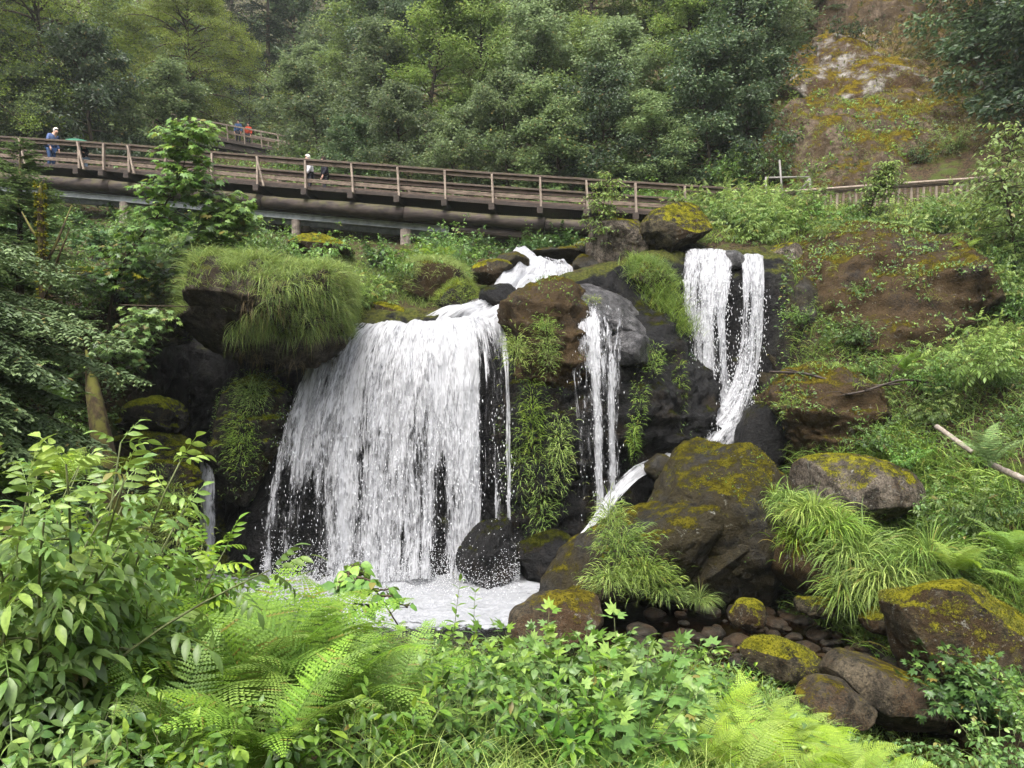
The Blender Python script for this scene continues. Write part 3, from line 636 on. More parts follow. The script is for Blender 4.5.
# small trickle on the left
trk = thing('waterfall', 'slim trickle falling from the black hollow beside green mossy ledges', 'waterfall', W(207, 560, 18.3))
rowsL = [[(206,388,20.9),(208,388,20.8),(210,388,20.9)],[(205,430,20.6),(207,430,20.5),(209,430,20.6)],[(197,438,19.9),(204,437,19.75),(211,438,19.85)],[(194,456,19.0),(203,456,18.85),(213,456,19.0)],[(198,500,18.8),(206,500,18.7),(215,500,18.8)],[(202,560,18.7),(208,560,18.6),(215,560,18.7)],[(203,620,18.6),(209,620,18.5),(216,620,18.6)]]
densL = lambda u, v: (.30 + .38*sstep(.5,.58,v)) + .15*fbm(np.stack([u*3, v*6, 0*u+6.4], -1).reshape(-1,3), 3).reshape(u.shape) - .25*np.abs(u-.5)*2
add_fall(trk, rowsL, densL, layers=(0,1), off=.04, nu=8, nv=14, wob=.03, seed=20)
# spill in the stream
spl = thing('waterfall', 'tiny spill between the yellow mossy dam rock and the smooth tan boulder', 'waterfall', W(829, 685, 12.0))
rowsP = [[(816,663,12.9),(828,662,12.9),(840,663,12.9)],[(818,668,12.45),(829,667,12.4),(839,668,12.45)],[(820,684,12.2),(830,684,12.15),(839,684,12.2)]]
add_fall(spl, rowsP, lambda u, v: .55 + .25*v + 0*u, layers=(0,1), off=.03, nu=8, nv=10, wob=.02, seed=23)

# ---- standing water: pool, stream
def pool_mat():
    t = NT('stream_water'); P = t.pos(); fo = t.attr('foam')
    n1 = t.noise(P, 1.6, 5, .65, .8); n2 = t.noise(P, 7, 5, .7, .5)
    f = t.rng(t.math('ADD', fo, t.math('ADD', t.math('MULTIPLY', t.math('SUBTRACT', n1, .5), .9), t.math('MULTIPLY', t.math('SUBTRACT', n2, .5), .9))), .42, .60)
    nb = t.bump(t.math('ADD', t.noise(P, 5, 4, .6), t.math('MULTIPLY', n2, .5)), .35, .05)
    gl = t.n('BsdfGlossy', {'Color': (.9,.9,.9,1), 'Roughness': .06, 'Normal': nb}).outputs[0]
    tr = t.n('BsdfTransparent', {'Color': (.42,.30,.19,1)}).outputs[0]
    fr = t.n('Fresnel', {'IOR': 1.33, 'Normal': nb}).outputs[0]
    w = t.n('MixShader', {0: fr, 1: tr, 2: gl}).outputs[0]
    fm = t.pbsdf(t.mix(n2, (.17,.18,.20), (.42,.43,.445)), .5, .3, t.bump(t.math('ADD', n1, n2), 1.0, .10))
    return t.done(t.n('MixShader', {0: f, 1: w, 2: fm}).outputs[0])
M_POOL = pool_mat()
def pool_mesh(name, x0, x1, y0, y1, z, foam, step=.09, wave=1.0):
    xs = np.arange(x0, x1, step); ys = np.arange(y0, y1, step); X, Yy = np.meshgrid(xs, ys); P2 = np.stack([X, Yy, 0*X], -1).reshape(-1,3)
    fo = foam(X, Yy)
    h = (.02*fbm(P2*2.2, 3) + .22*wave*np.clip(fo.ravel()-.2,0,1)*fbm(P2*1.6+5, 4)).reshape(X.shape)
    return tag(link(name, mk_mesh(name, np.stack([X,Yy,z+h],-1).reshape(-1,3), grid_faces(*X.shape), M_POOL, {'foam': fo.ravel()})), kind='structure')
def foamP(X, Y):
    px = CX + X/Y*F
    f = .68*sstep(13.2, 16.6, Y)*sstep(600, 500, px)*sstep(180, 280, px) + .35*sstep(13.6,16.2,Y)*sstep(600,470,px)
    f = f + .18*sstep(640, 720, px)*sstep(800,760,px)*0
    return f + .30*np.exp(-(((px-835)/40)**2 + ((Y-13.0)/.5)**2))
pool_mesh('pool_water', -8.0, 6.2, 12.3, 19.6, -4.70, foamP)
pool_mesh('stream_water', 4.0, 9.5, 7.0, 12.6, -5.12, lambda X, Y: .34*np.exp(-(((X-5.0)/.7)**2 + ((Y-11.9)/.8)**2)) + .22 + 0*X, wave=.4)
# flying drops over the pool
mb = MB(); n = 7000; th = rs.uniform(260, 520, n); yy = 18.2 - np.abs(rs.normal(size=n))*.7; base = np.stack([(th-CX)/F*yy, yy, -4.65 + np.abs(rs.normal(size=n))*.5*sstep(15.5,18,yy)], -1)
drops(mb, rs, base, rs.uniform(.003,.012,n), 1.3)
tag(link('splash_drops', mb.mesh('splash_drops', M_DROP)), kind='stuff')
# ------------------------------------------------------------------ footbridge
M_WOOD = wood_mat('weathered_rail_wood', (.07,.052,.04), (.23,.175,.135), dirt_amt=.55)
M_POST = wood_mat('pale_post_wood', (.14,.11,.085), (.32,.26,.21), scale=(30,30,2), dirt_amt=.45)
M_DARKW = wood_mat('dark_wet_wood', (.018,.014,.012), (.065,.048,.038), rough=.6)
M_CAP = wood_mat('dark_rail_cap', (.035,.027,.022), (.12,.085,.065), rough=.65, moss=.35)
M_RED = wood_mat('reddish_rail_wood', (.048,.034,.026), (.125,.09,.068))
M_LOG = wood_mat('old_log', (.014,.011,.010), (.065,.05,.043), scale=(.6,8,8), dirt_amt=.85, moss=.3)
M_STEEL = plain_mat('painted_steel', (.24,.26,.265), .5, .4, .3, 4)
M_CONC = plain_mat('old_concrete', (.19,.16,.135), .9, .2, .4, 6)
M_PIPE = plain_mat('galvanised_pipe', (.15,.14,.125), .5, .5, .3)
brp = np.array([-420,-200,0,110,260,400,530,640,745.]); bry = np.array([110,124.5,137,144,157,167,176.5,183,190.]); brY = np.array([38.5,35,31.5,30.3,28.8,27.7,27.2,26.8,26.5])
def rail_pt(px, dz=0.0, back=0.0):
    p = W(px, np.interp(px, brp, bry), np.interp(px, brp, brY)); return p + np.array([.05*back, back, dz])
RAIL_H = 1.18; WID = 1.9
bridge = thing('footbridge', 'long weathered timber footbridge on log beams crossing above the waterfall', 'footbridge', rail_pt(404, -RAIL_H, WID/2))
def bpart(name, mb, mat): o = link(name, mb.mesh(name, mat, False), bridge); o.location = -bridge.location; return o
pp = [-400,-340,-280,-220,-165,-110,-60,-18,22,80,105,130,166,213,258.5,306,352,398,445,492,540,586,635,684,734]
def along(name, mat, w, h, dz, back, lo=-420, hi=745, parts=None):
    mb = MB(); k = [p for p in ([lo] + [q for q in pp[1::2]] + [hi]) if lo <= p <= hi]; k = sorted(set(k))
    for a, b in zip(k[:-1], k[1:]):
        A_, B_ = rail_pt(a, dz, back), rail_pt(b, dz, back); d_ = nrm(B_-A_); j = random.uniform(-.008, .008)
        mb.bar(A_ + d_*.004 + [0,0,j], B_ - d_*.004 + [0,0,j], w, h)
    return bpart(name, mb, mat)
random.seed(4)
for back, s in ((0.0, -1), (WID, 1)):
    along('handrail', M_CAP, .20, .075, 0, back)
    along('rail_board', M_WOOD if s < 0 else M_RED, .045, .13, -.115, back)
    along('rail_board', M_WOOD if s < 0 else M_RED, .045, .14, -.74, back + .035*-s)
    if s > 0: along('rail_board', M_RED, .045, .14, -.50, back)
    along('kerb_beam', M_DARKW, .14, .15, -1.03, back - .02*s)
    for i, p in enumerate(pp):
        mb = MB(); a = rail_pt(p, -.045, back + .10*s); b = rail_pt(p, -1.12, back + .10*s) + [random.uniform(.02,.10), .06*s, 0]
        mb.bar(b, a, .13, .075, (1,0,0), .008); bpart('post', mb, M_POST)
        if p in (22, 80, 130, 258.5):
            mb = MB(); mb.bar(rail_pt(p, -.05, back+.19*s), rail_pt(p+8, -1.15, back+.26*s), .11, .06, (1,0,0), .008); bpart('brace', mb, M_POST)
mb = MB()
for p in pp:
    a = rail_pt(p, -1.22, -.32); b = rail_pt(p, -1.22, WID+.32); mb = MB(); mb.bar(a, b, .20, .24); bpart('cross_beam', mb, M_DARKW)
mb = MB(); qs = np.linspace(-420, 745, 560)
for a, b in zip(qs[:-1], qs[1:]):
    c0 = rail_pt((a+b)/2, -1.075, -.10); c1 = rail_pt((a+b)/2, -1.075, WID+.10); Lw = np.linalg.norm(rail_pt(b)-rail_pt(a)); mb.bar(c0, c1, Lw*.9, .05, bev=0)
bpart('deck', mb, M_DARKW)
for back in (.12, WID-.12):
    ks = [-420,-240,-60,110,262,404,545,640,742]
    for a, b in zip(ks[:-1], ks[1:]):
        mb = MB(); t_ = np.linspace(0,1,14); P_ = np.array([rail_pt(a+(b-a)*q, -1.64, back) for q in t_]); d_ = nrm(P_[-1]-P_[0]); P_[0] += d_*.02; P_[-1] -= d_*.02
        mb.tube(P_, .24 + .02*np.sin(t_*5+a), 18, jit=.025, seed=int(a+999)); link_ = bpart('log_beam', mb, M_LOG)
        link_.data.polygons.foreach_set('use_smooth', [True]*len(link_.data.polygons))
for back in (.30, WID-.30):
    mb = MB(); k = [-420,-200,0,110,260,448] ; 
    for a, b in zip(k[:-1], k[1:]):
        for dz, w, h in ((-1.96,.16,.022),(-2.06,.02,.17),(-2.16,.16,.022)): mb.bar(rail_pt(a,dz,back), rail_pt(b,dz,back), w, h, bev=0)
    bpart('steel_beam', mb, M_STEEL)
    mb = MB()
    P_ = np.array([rail_pt(q, -2.05, back+.05) for q in np.linspace(452, 742, 14)]); mb.tube(P_, .19, 14, jit=.02); bpart('log_beam', mb, M_DARKW)
for px, w, top in ((293, .34, -2.18), (404, .42, -2.18), (120, .4, -2.18), (-150, .4, -2.18)):
    for back in (.34, WID-.34):
        c0 = rail_pt(px, top, back); g = ground_z(c0[0], c0[1]) - .4
        mb = MB(); mb.tube([c0, c0*[1,1,0]+[0,0,(c0[2]*.45+g*.55)], c0*[1,1,0]+[-.05,0,g]], [w*.5, w*.46, w*.58], 14); bpart('pier', mb, M_CONC)
c0 = rail_pt(577, -1.9, .5); mb = MB(); mb.tube([c0, c0*[1,1,0]+[0,0,ground_z(c0[0],c0[1])-.3]], .07, 10); bpart('prop_post', mb, M_PIPE)
c0 = rail_pt(742, -1.7, WID/2); mb = MB(); mb.box(c0 + [.6,0,-.55], (1.2, 2.6, 1.5), None, .06); bpart('abutment', mb, M_CONC)
mb = MB(); mb.bar(rail_pt(736,-.1,-.02), rail_pt(752,-.62,-.02), .06, .12); bpart('brace', mb, M_DARKW)

# railing that carries on along the path to the right
railing = thing('path_railing', 'low picket railing with two round rails along the path on the right bank', 'railing', W(860, 205, 26.6))
def rp2(px, dz=0.0): return W(px, np.interp(px, [745,790,860,975,1100],[191,191.5,186.5,178.5,170]), np.interp(px, [745,860,975,1100],[26.6,26.9,26.6,26.2])) + [0,0,dz]
def rpart(name, mb, mat, sm=False): o = link(name, mb.mesh(name, mat, sm), railing); o.location = -railing.location; return o
for dz, dy in ((0,0),(-.02,.16)):
    mb = MB(); P_ = np.array([rp2(q, dz)+[0,dy,0] for q in np.linspace(772, 1080, 30)]); mb.tube(P_, .05, 10, jit=.03); rpart('rail', mb, M_POST, True)
mb = MB(); P_ = np.array([rp2(q, -.11)+[0,.07,0] for q in np.linspace(772, 1080, 30)]); mb.tube(P_, .045, 8); rpart('rail', mb, M_CAP, True)
for q in np.arange(776, 1080, 6.2):
    mb = MB(); mb.bar(rp2(q, -1.05)+[random.uniform(-.04,.04),.07,0], rp2(q, -.13)+[0,.07,0], .085, .05, (0,1,0)); rpart('picket', mb, M_POST if random.random() < .7 else M_WOOD)
# pole and small barrier beside it
pole = thing('marker_pole', 'thin pale metal pole standing where footbridge and picket railing meet', 'pole', W(784, 216, 26.5))
mb = MB(); mb.tube([W(784,216,26.5)-np.array(pole.location), W(779.5,160,26.5)-np.array(pole.location)], .035, 10); link('shaft', mb.mesh('shaft', M_PIPE, True), pole)
bar_ = thing('pipe_barrier', 'small galvanised pipe barrier behind the end of the footbridge', 'barrier', W(788, 205, 28.4))
bl = np.array(bar_.location)
for a, b, nm in (((766,177),(766,208),'leg'),((810,177),(810,206),'leg'),((766,178),(810,177),'top_bar'),((801,190),(810,178),'stay')):
    mb = MB(); mb.tube([W(*a,28.4)-bl, W(*b,28.4)-bl], .04, 10); link(nm, mb.mesh(nm, M_PIPE, True), bar_)

# upper bridge, far up the valley
up = thing('upper_footbridge', 'small upper footbridge with slim railings high in the valley behind', 'footbridge', W(235, 140, 50))
ul = np.array(up.location)
def ub(px, dz=0., back=0.): return W(px, 118 + (px-190)*.19, 50 + (px-235)*.02) + [0, back, dz] - ul
for back in (0, 1.5):
    for dz, h, m in ((0,.09,M_POST),(-.5,.10,M_WOOD),(-.98,.16,M_DARKW)):
        mb = MB(); mb.bar(ub(140,dz,back), ub(310,dz,back), .06, h); link('rail_board', mb.mesh('rail_board', m, False), up)
    for q in range(142, 310, 17):
        mb = MB(); mb.bar(ub(q+1.5,-1.15,back-.05), ub(q,.0,back-.05), .12, .07, (1,0,0)); link('post', mb.mesh('post', M_POST, False), up)
mb = MB(); mb.bar(ub(138,-1.12,.75), ub(312,-1.12,.75), 1.6, .10); link('deck', mb.mesh('deck', M_DARKW, False), up)
for back in (.2, 1.3):
    mb = MB(); mb.bar(ub(138,-1.36,back), ub(312,-1.36,back), .25, .34); link('beam', mb.mesh('beam', M_DARKW, False), up)

# handrail at the viewpoint, lower left corner
hr = thing('viewpoint_rail', 'dark brown wooden rail end at the viewpoint beside the leafy shrub', 'handrail', (-1.3, 1.0, -1.75))

mb = MB(); a = np.array([-.745,1.08,-.555]) ; hl = np.array(hr.location)
mb.tube([a-hl + [-.10,.06,.02], np.array([-1.9,.2,-.86])-hl], .042, 12); link('rail', mb.mesh('rail', M_WOOD, True), hr)
mb = MB(); mb.tube([np.array([-.86,1.10,-.62])-hl, np.array([-.88,1.08,-1.9])-hl], .05, 12); link('post', mb.mesh('post', M_WOOD, True), hr)


# ------------------------------------------------------------------ people
def skin_mesh(name, nodes, edges, mat, sub=1):
    me = bpy.data.meshes.new(name); keys = list(nodes); ix = {k: i for i, k in enumerate(keys)}
    me.from_pydata([nodes[k][0] for k in keys], [(ix[a], ix[b]) for a, b in edges], [])
    o = bpy.data.objects.new(name, me); COL.objects.link(o)
    m = o.modifiers.new('s', 'SKIN'); 
    if not me.skin_vertices: 
        bpy.context.view_layer.objects.active = o
    for i, k in enumerate(keys):
        r_ = nodes[k][1]; r_ = r_ if isinstance(r_, tuple) else (r_, r_)
        me.skin_vertices[0].data[i].radius = r_; me.skin_vertices[0].data[i].use_root = (i == 0)
    s = o.modifiers.new('d', 'SUBSURF'); s.levels = s.render_levels = sub
    dg = bpy.context.evaluated_depsgraph_get(); me2 = bpy.data.meshes.new_from_object(o.evaluated_get(dg)); me2.name = name
    bpy.data.objects.remove(o); me2.materials.clear(); me2.materials.append(mat)
    me2.polygons.foreach_set('use_smooth', [True]*len(me2.polygons)); return me2
M_SKIN = plain_mat('skin', (.52,.30,.22), .5, .4, .08); M_EYE = plain_mat('eye', (.02,.02,.02), .2, .5, .05)
def person(label, loc, rz, h, jacket, trousers, hair, bow=0.0, grp=None, arms='down'):
    p = thing('person', label, 'person', loc, grp, rz, h/1.75)
    # figure faces +x, z up
    N, E = {}, []
    def nd(k, co, r, par=None):
        N[k] = (tuple(co), r)
        if par: E.append((par, k))
    b = bow
    nd('pel', (0,0,.93), (.13,.16)); nd('wst', (.01+.02*b,0,1.10), (.11,.145), 'pel'); nd('chs', (.0+.10*b,0,1.32), (.12,.17), 'wst')
    nd('nck', (.03+.17*b,0,1.48), .06, 'chs'); nd('hd1', (.05+.22*b,0,1.575), (.085,.075), 'nck'); nd('hd2', (.05+.27*b,0,1.69), (.095,.08), 'hd1')
    nd('nos', (.14+.30*b,0,1.60-.03*b), .018, 'hd1')
    for s in (-1, 1):
        t = str(s)
        nd('sh'+t, (.0+.10*b, .17*s, 1.41), .07, 'chs')
        if arms == 'down': el, wr, pm = (-.02+.10*b,.23*s,1.13), (.10+.10*b,.22*s,.92), (.13+.1*b,.215*s,.84)
        else: el, wr, pm = (.10+.10*b,.24*s,1.14), (.32+.10*b,.20*s,1.18), (.40+.10*b,.19*s,1.20)
        nd('el'+t, el, .047, 'sh'+t); nd('wr'+t, wr, .030, 'el'+t); nd('pm'+t, pm, (.022,.038), 'wr'+t)
        d_ = nrm(np.array(pm)-np.array(wr)); 
        for q, (oy, L_) in enumerate(((-.028,.070),(-.010,.082),(.010,.078),(.028,.060))):
            k1 = np.array(pm)+d_*L_*.5+np.array([0,oy,0]); k2 = np.array(pm)+d_*L_+np.array([-.012,oy,-.006])
            nd('f%d'%q+t, k1, .009, 'pm'+t); nd('g%d'%q+t, k2, .008, 'f%d'%q+t)
        nd('th'+t, np.array(wr)*.4+np.array(pm)*.6+np.array([.035,-.02*s,.01]), .010, 'wr'+t)
        nd('hp'+t, (0,.09*s,.88), (.09,.085), 'pel'); nd('kn'+t, (.03,.10*s,.50), .06, 'hp'+t); nd('an'+t, (-.02,.10*s,.09), .042, 'kn'+t); nd('to'+t, (.14,.11*s,.04), (.035,.04), 'an'+t)
    link('body', skin_mesh('body', N, E, M_SKIN), p)
    def cloth(name, ks, grow, mat):
        n2 = {k: (N[k][0], tuple(x+grow for x in (N[k][1] if isinstance(N[k][1], tuple) else (N[k][1],)*2))) for k in ks}
        link(name, skin_mesh(name, n2, [e for e in E if e[0] in n2 and e[1] in n2], mat), p)
    cloth('jacket', ['pel','wst','chs','sh-1','sh1','el-1','el1','wr-1','wr1','nck'], .034, jacket)
    cloth('trousers', ['pel','hp-1','hp1','kn-1','kn1','an-1','an1'], .016, trousers)
    d, f = ico(3); hv = d*np.array([.112,.094,.115]); hv = hv + d*(.008*fbm(d*9, 2))[:,None]
    keep = ~((hv[f].mean(1)[:,0] > .035) & (hv[f].mean(1)[:,2] < .035)) & (hv[f].mean(1)[:,2] > -.075)
    link('hair', mk_mesh('hair', hv + np.array(N['hd2'][0]) + [-.012,0,-.025], f[keep], hair), p)
    for s in (-1, 1):
        link('eye', mk_mesh('eye', ico(2)[0]*.012 + np.array(N['hd1'][0]) + [.083,.032*s,.045], ico(2)[1], M_EYE), p)
    return p
cl = lambda n, c: plain_mat(n, c, .85, .15, .2, 12)
J_BLUE = cl('blue_jacket', (.075,.11,.22)); J_DARK = cl('dark_jacket', (.02,.02,.028)); J_WHITE = cl('pale_jacket', (.55,.54,.55)); J_RED = cl('red_jacket', (.45,.07,.035)); J_NAVY = cl('navy_jacket', (.05,.09,.19))
T_BLUE = cl('blue_jeans', (.05,.09,.19)); T_PALE = cl('pale_jeans', (.25,.34,.44)); T_DARK = cl('dark_trousers', (.03,.03,.035))
H_GREY = cl('grey_hair', (.55,.50,.45)); H_DARK = cl('dark_hair', (.035,.025,.02))
def on_deck(px, back): return rail_pt(px, -1.05, back)
person('grey haired person in a blue rain jacket with bowed head on the footbridge', on_deck(39, .75), R(-15), 1.74, J_BLUE, T_BLUE, H_GREY, .75)
person('short person in a dark top and pale jeans under a green umbrella', on_deck(70, 1.0), R(-100), 1.22, J_DARK, T_PALE, H_DARK, .2, None, 'hold')
u0 = on_deck(70, 1.0); um = thing('umbrella', 'open green umbrella held over a short person on the footbridge', 'umbrella', u0 + [-.12,-.3,1.0])
nseg, nr_ = 8, 9; Vv = []
for i in range(nr_):
    for j in range(nseg*6):
        a_ = j/(nseg*6)*2*math.pi; t_ = i/(nr_-1); sc_ = abs(math.sin(a_*nseg/2)); r_ = .66*math.sin(t_*1.25)/math.sin(1.25)*(1-.05*sc_*t_); Vv.append((r_*math.cos(a_), r_*math.sin(a_), .34+.30*math.cos(t_*1.45)/1.0 - .30 + .035*sc_*t_*t_))
Vv = np.array(Vv); k_ = nseg*6
q_ = np.array([[i*k_+j, i*k_+(j+1)%k_, (i+1)*k_+(j+1)%k_, (i+1)*k_+j] for i in range(nr_-1) for j in range(k_)])
link('canopy', mk_mesh('canopy', Vv, q_, plain_mat('green_umbrella_cloth', (.012,.10,.055), .6, .3, .12, 6)), um)
mb = MB(); mb.tube([(0,0,-.25),(0,0,.40)], .008, 8); link('shaft', mb.mesh('shaft', M_PIPE, True), um)
mb = MB(); mb.tube([(0,0,-.25),(0,0,-.34),(.03,0,-.38),(.06,0,-.35)], .014, 8); link('handle', mb.mesh('handle', M_DARKW, True), um)
person('person in a pale jacket with light hair by the far footbridge rail', on_deck(298, 1.45), R(-170), 1.66, J_WHITE, T_DARK, H_GREY, .25)
person('dark haired person in a dark jacket beside the pale jacketed one', on_deck(314, 1.4), R(-160), 1.60, J_DARK, T_DARK, H_DARK, .15)
def on_up(px, back): return ub(px, -1.07, back) + ul
person('person in a navy jacket on the small upper footbridge', on_up(235, .6), R(-90), 1.70, J_NAVY, T_DARK, H_DARK)
person('person in a red jacket on the small upper footbridge', on_up(245, .6), R(-90), 1.62, J_RED, T_DARK, H_DARK)
# ------------------------------------------------------------------ plant kit
def leaf_T(width=.4, ys=(0,.18,.42,.68,.88,1), prof=(.0,.62,1,.78,.36,0), fold=.25, curl=.25, off=0.0):
    """leaf along +y, length 1, folded along the midrib, tip curling down"""
    V, m = [], len(ys)
    for y, w in zip(ys, prof):
        z = -curl*y*y; h = w*width/2
        V += [(-h, y, z + fold*h), (0, y, z), (h, y, z + fold*h)]
    V = np.array(V); q = []
    for i in range(m-1):
        a = i*3; q += [[a, a+1, a+4, a+3], [a+1, a+2, a+5, a+4]]
    return V + [0, off, 0], np.array(q)
def serrate(V, n=1): return V
LEAF = leaf_T()
LEAF3 = leaf_T(.5, (0,.45,1), (.05,1,.0), .3, .3)
LEAF_TREE = (np.array([[0,0,0],[-.30,.48,.07],[0,1,-.10],[.30,.48,.07]]), np.array([[0,1,2],[0,2,3]])[:, [0,2,1]])
def place(T, M, p, s):
    return (T * s) @ np.asarray(M).T + p
def rot_zyx(yaw, pitch, roll=0):
    """frame with local y pointing out at yaw (0=+y), pitch up, roll about y"""
    return np.array(Matrix.Rotation(yaw,3,'Z') @ Matrix.Rotation(pitch,3,'X') @ Matrix.Rotation(roll,3,'Y'))
def compound(pairs=2, lw=.42, gap=.27, droop=.25, lead=1.0, ang=60):
    """pinnate leaf: pairs of leaflets and one at the end; length about 1"""
    Vs, Fs, n = [], [], 0; T, q = leaf_T(lw, fold=.28, curl=.30)
    def put(M, p, s):
        nonlocal n; Vs.append(place(T, M, p, s)); Fs.append(q + n); n += len(T)
    y = .30
    for k in range(pairs):
        z = -droop*y*y*.6
        for s in (-1, 1): put(rot_zyx(-s*R(ang), -.25-droop*y, s*.25), np.array([0,y,z]), .42*(1 - .10*abs(k-(pairs-1)/2)))
        y += gap
    put(rot_zyx(0, -.3-droop, 0), np.array([0,y-.02,-droop*y*y*.6]), .48*lead)
    t = np.linspace(0, y, 5); r_ = np.array([[-.008,a,-droop*a*a*.6] for a in t] + [[.008,a,-droop*a*a*.6] for a in t])
    Vs.append(r_); Fs.append(np.array([[i, i+5, i+6, i+1] for i in range(4)]) + n)
    return np.concatenate(Vs), np.concatenate(Fs)
COMP5, COMP7 = compound(2), compound(3, .38, .22)
TERN = compound(1, .62, .2, .2, 1.05, 62)
def palmate():
    """five-lobed maple leaf with stalk; fan around the base"""
    out = [(0,0)]
    for a, L in ((-128,.42),(-105,.50),(-78,.80),(-55,.46),(-34,.98),(-16,.60),(0,1.12),(16,.60),(34,.98),(55,.46),(78,.80),(105,.50),(128,.42)):
        out.append((L*.62*math.sin(R(a)), .28+L*.62*math.cos(R(a))))
    V = np.array([(x, y, -.22*y*y - .35*x*x + .03*math.sin(i*2.4)) for i, (x, y) in enumerate([(0,.28)] + out[1:])])
    q = np.array([[0, i, i+1] for i in range(1, len(V)-1)])[:, [0,2,1]]
    return V, q
PALM = palmate()

def stem_curve(base, d0, L, bend, n=8, rs=None, wig=.03):
    P = [np.array(base, float)]; d = nrm(np.array(d0, float)); st = L/(n-1)
    for i in range(n-1):
        d = nrm(d + np.array([0,0,-bend])*st/L*2.0 + (rs.normal(size=3)*wig if rs is not None else 0)); P.append(P[-1] + d*st)
    return np.array(P)

def shrub(seed, H, spread, n_stem, T, leaf, per_stem=9, bend=.5, twig=True, droop=.35, mat_s=None, mat=None, up=.35, stemr=.008, twigs=3, tl=.35):
    """stems from one base with leaves in pairs and short leafy side twigs; returns (leaf mesh, stem mesh)"""
    rs = np.random.RandomState(seed); L, S = MB(), MB(); pos, dirs, ups, sc = [], [], [], []
    def leafy(P, n, t0, s0):
        T_ = nrm(np.gradient(P, axis=0)); k = 0
        for t in np.linspace(t0, 1, n):
            x = t*(len(P)-1); i = min(int(x), len(P)-2); p = P[i]*(1-x+i) + P[i+1]*(x-i); d = T_[i]
            a0 = rs.uniform(0,6.3) if k == 0 else a0 + R(90); k += 1
            ref = nrm(np.cross(d, [0.3,.2,1])); b2 = np.cross(d, ref)
            for s in (0, math.pi):
                o = math.cos(a0+s)*ref + math.sin(a0+s)*b2
                v = nrm(o + d*(.35+.5*t) + np.array([0,0,-droop]) + rs.normal(size=3)*.18)
                pos.append(p); dirs.append(v); ups.append(nrm(np.array([0,0,1.]) + .3*o + rs.normal(size=3)*.22)); sc.append(s0*(1-.35*t**3)*rs.uniform(.72,1.12))
        pos.append(P[-1]); dirs.append(nrm(T_[-1]+rs.normal(size=3)*.2)); ups.append(nrm(rs.normal(size=3)*.2+[0,0,1])); sc.append(s0*.7)
    for k in range(n_stem):
        a = k*2.4 + rs.uniform(-.5,.5); o = rs.uniform(.15,1)*spread; h = H*rs.uniform(.72,1.05)
        d0 = np.array([math.cos(a)*o, math.sin(a)*o, h]); b = np.array([math.cos(a),math.sin(a),0])*.10*spread*rs.rand()
        P = stem_curve(b, d0, np.linalg.norm(d0)*1.05, bend*o/max(spread,.01), 10, rs); S.tube(P, np.linspace(stemr, stemr*.35, 10), 5)
        leafy(P, per_stem, up, leaf)
        if twig:
            for q in range(twigs):
                t = rs.uniform(.25,.85); i = int(t*9); aa = rs.uniform(0,6.3); dd = np.array([math.cos(aa),math.sin(aa),rs.uniform(.1,.7)])
                Q = stem_curve(P[i], dd, H*tl*rs.uniform(.5,1)*(1.1-t), bend*.7, 5, rs); S.tube(Q, np.linspace(stemr*.55, stemr*.25, 5), 4); leafy(Q, max(2,int(per_stem*.4)), .35, leaf*.9)
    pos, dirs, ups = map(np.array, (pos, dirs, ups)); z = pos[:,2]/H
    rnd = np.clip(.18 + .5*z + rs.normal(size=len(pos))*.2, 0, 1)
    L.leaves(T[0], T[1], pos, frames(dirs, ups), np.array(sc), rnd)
    return L.mesh('leaves', mat, True), S.mesh('stems', mat_s, True)

# ---- fern
def frond_geo(seed, L=1.0, arch=1.0, npin=26, w=.20):
    rs = np.random.RandomState(seed); mb = MB(); t = np.linspace(0, 1, 24)
    el = R(72) - arch*R(95)*t**1.3; y = np.concatenate([[0], np.cumsum(np.cos(el[:-1]))])/23*L; z = np.concatenate([[0], np.cumsum(np.sin(el[:-1]))])/23*L
    P = np.stack([.03*np.sin(t*3+seed)*t, y, z], 1); T_ = nrm(np.gradient(P, axis=0)); mb.tube(P, np.linspace(.0045, .001, 24)*L, 4, .35)
    tm = np.linspace(0, 1, 7)
    for k in range(npin):
        tt = .16 + .83*(k/(npin-1))**.95; x = tt*23; i = min(int(x), 22); p = P[i]*(1-x+i)+P[i+1]*(x-i); d = T_[i]
        pl = w*L*math.sin(math.pi*min(1,(.12+.88*(tt-.16)/.84)**.62))**.85*(1-.15*tt) + .012*L
        side = np.array([1.,0,0]); nup = nrm(np.cross(side, d))
        for s in (-1, 1):
            dd = nrm(s*side + d*.28 - nup*.05 + rs.normal(size=3)*.05); ax = nrm(d - dd*(d@dd)); up_ = np.cross(dd*s, ax)*1.0
            npn = max(4, int(11*pl/(w*L)))
            u = np.linspace(.06, .97, npn); pw = pl/npn*1.06; Lp = (.83*L/npin*.46)*np.sin(np.clip(.35+u*.75,0,1)*math.pi)**.7*rs.uniform(.8,1.1,npn) + .0015*L
            c = p + dd*(u*pl)[:,None] - nup*(.16*pl*u**2)[:,None]
            for sg in (-1, 1):
                tip = c + ax*(sg*Lp)[:,None] + dd*(pw*.45) - nup*(Lp*.18)[:,None]; a = c - dd*pw*.46; b = c + dd*pw*.46
                m1 = (a*.45+tip*.55) - dd*pw*.12; m2 = (b*.45+tip*.55) + dd*pw*.16
                V = np.stack([a, b, m2, tip, m1], 1).reshape(-1,3); ii = np.arange(npn)[:,None]*5
                q = ii + np.array([0,1,2,3,4]); q = q if sg*s > 0 else q[:, ::-1]
                mb.add(V, q, np.clip(.35 + .45*tt + rs.normal()*.1, 0, 1))
    return mb
def shared_fronds(seed, mat, n=4, arch=(.75,1.25), w=.20, npin=26):
    return [frond_geo(seed+k, 1.0, arch[0]+(arch[1]-arch[0])*k/(n-1), npin, w).mesh('frond', mat, False) for k in range(n)]
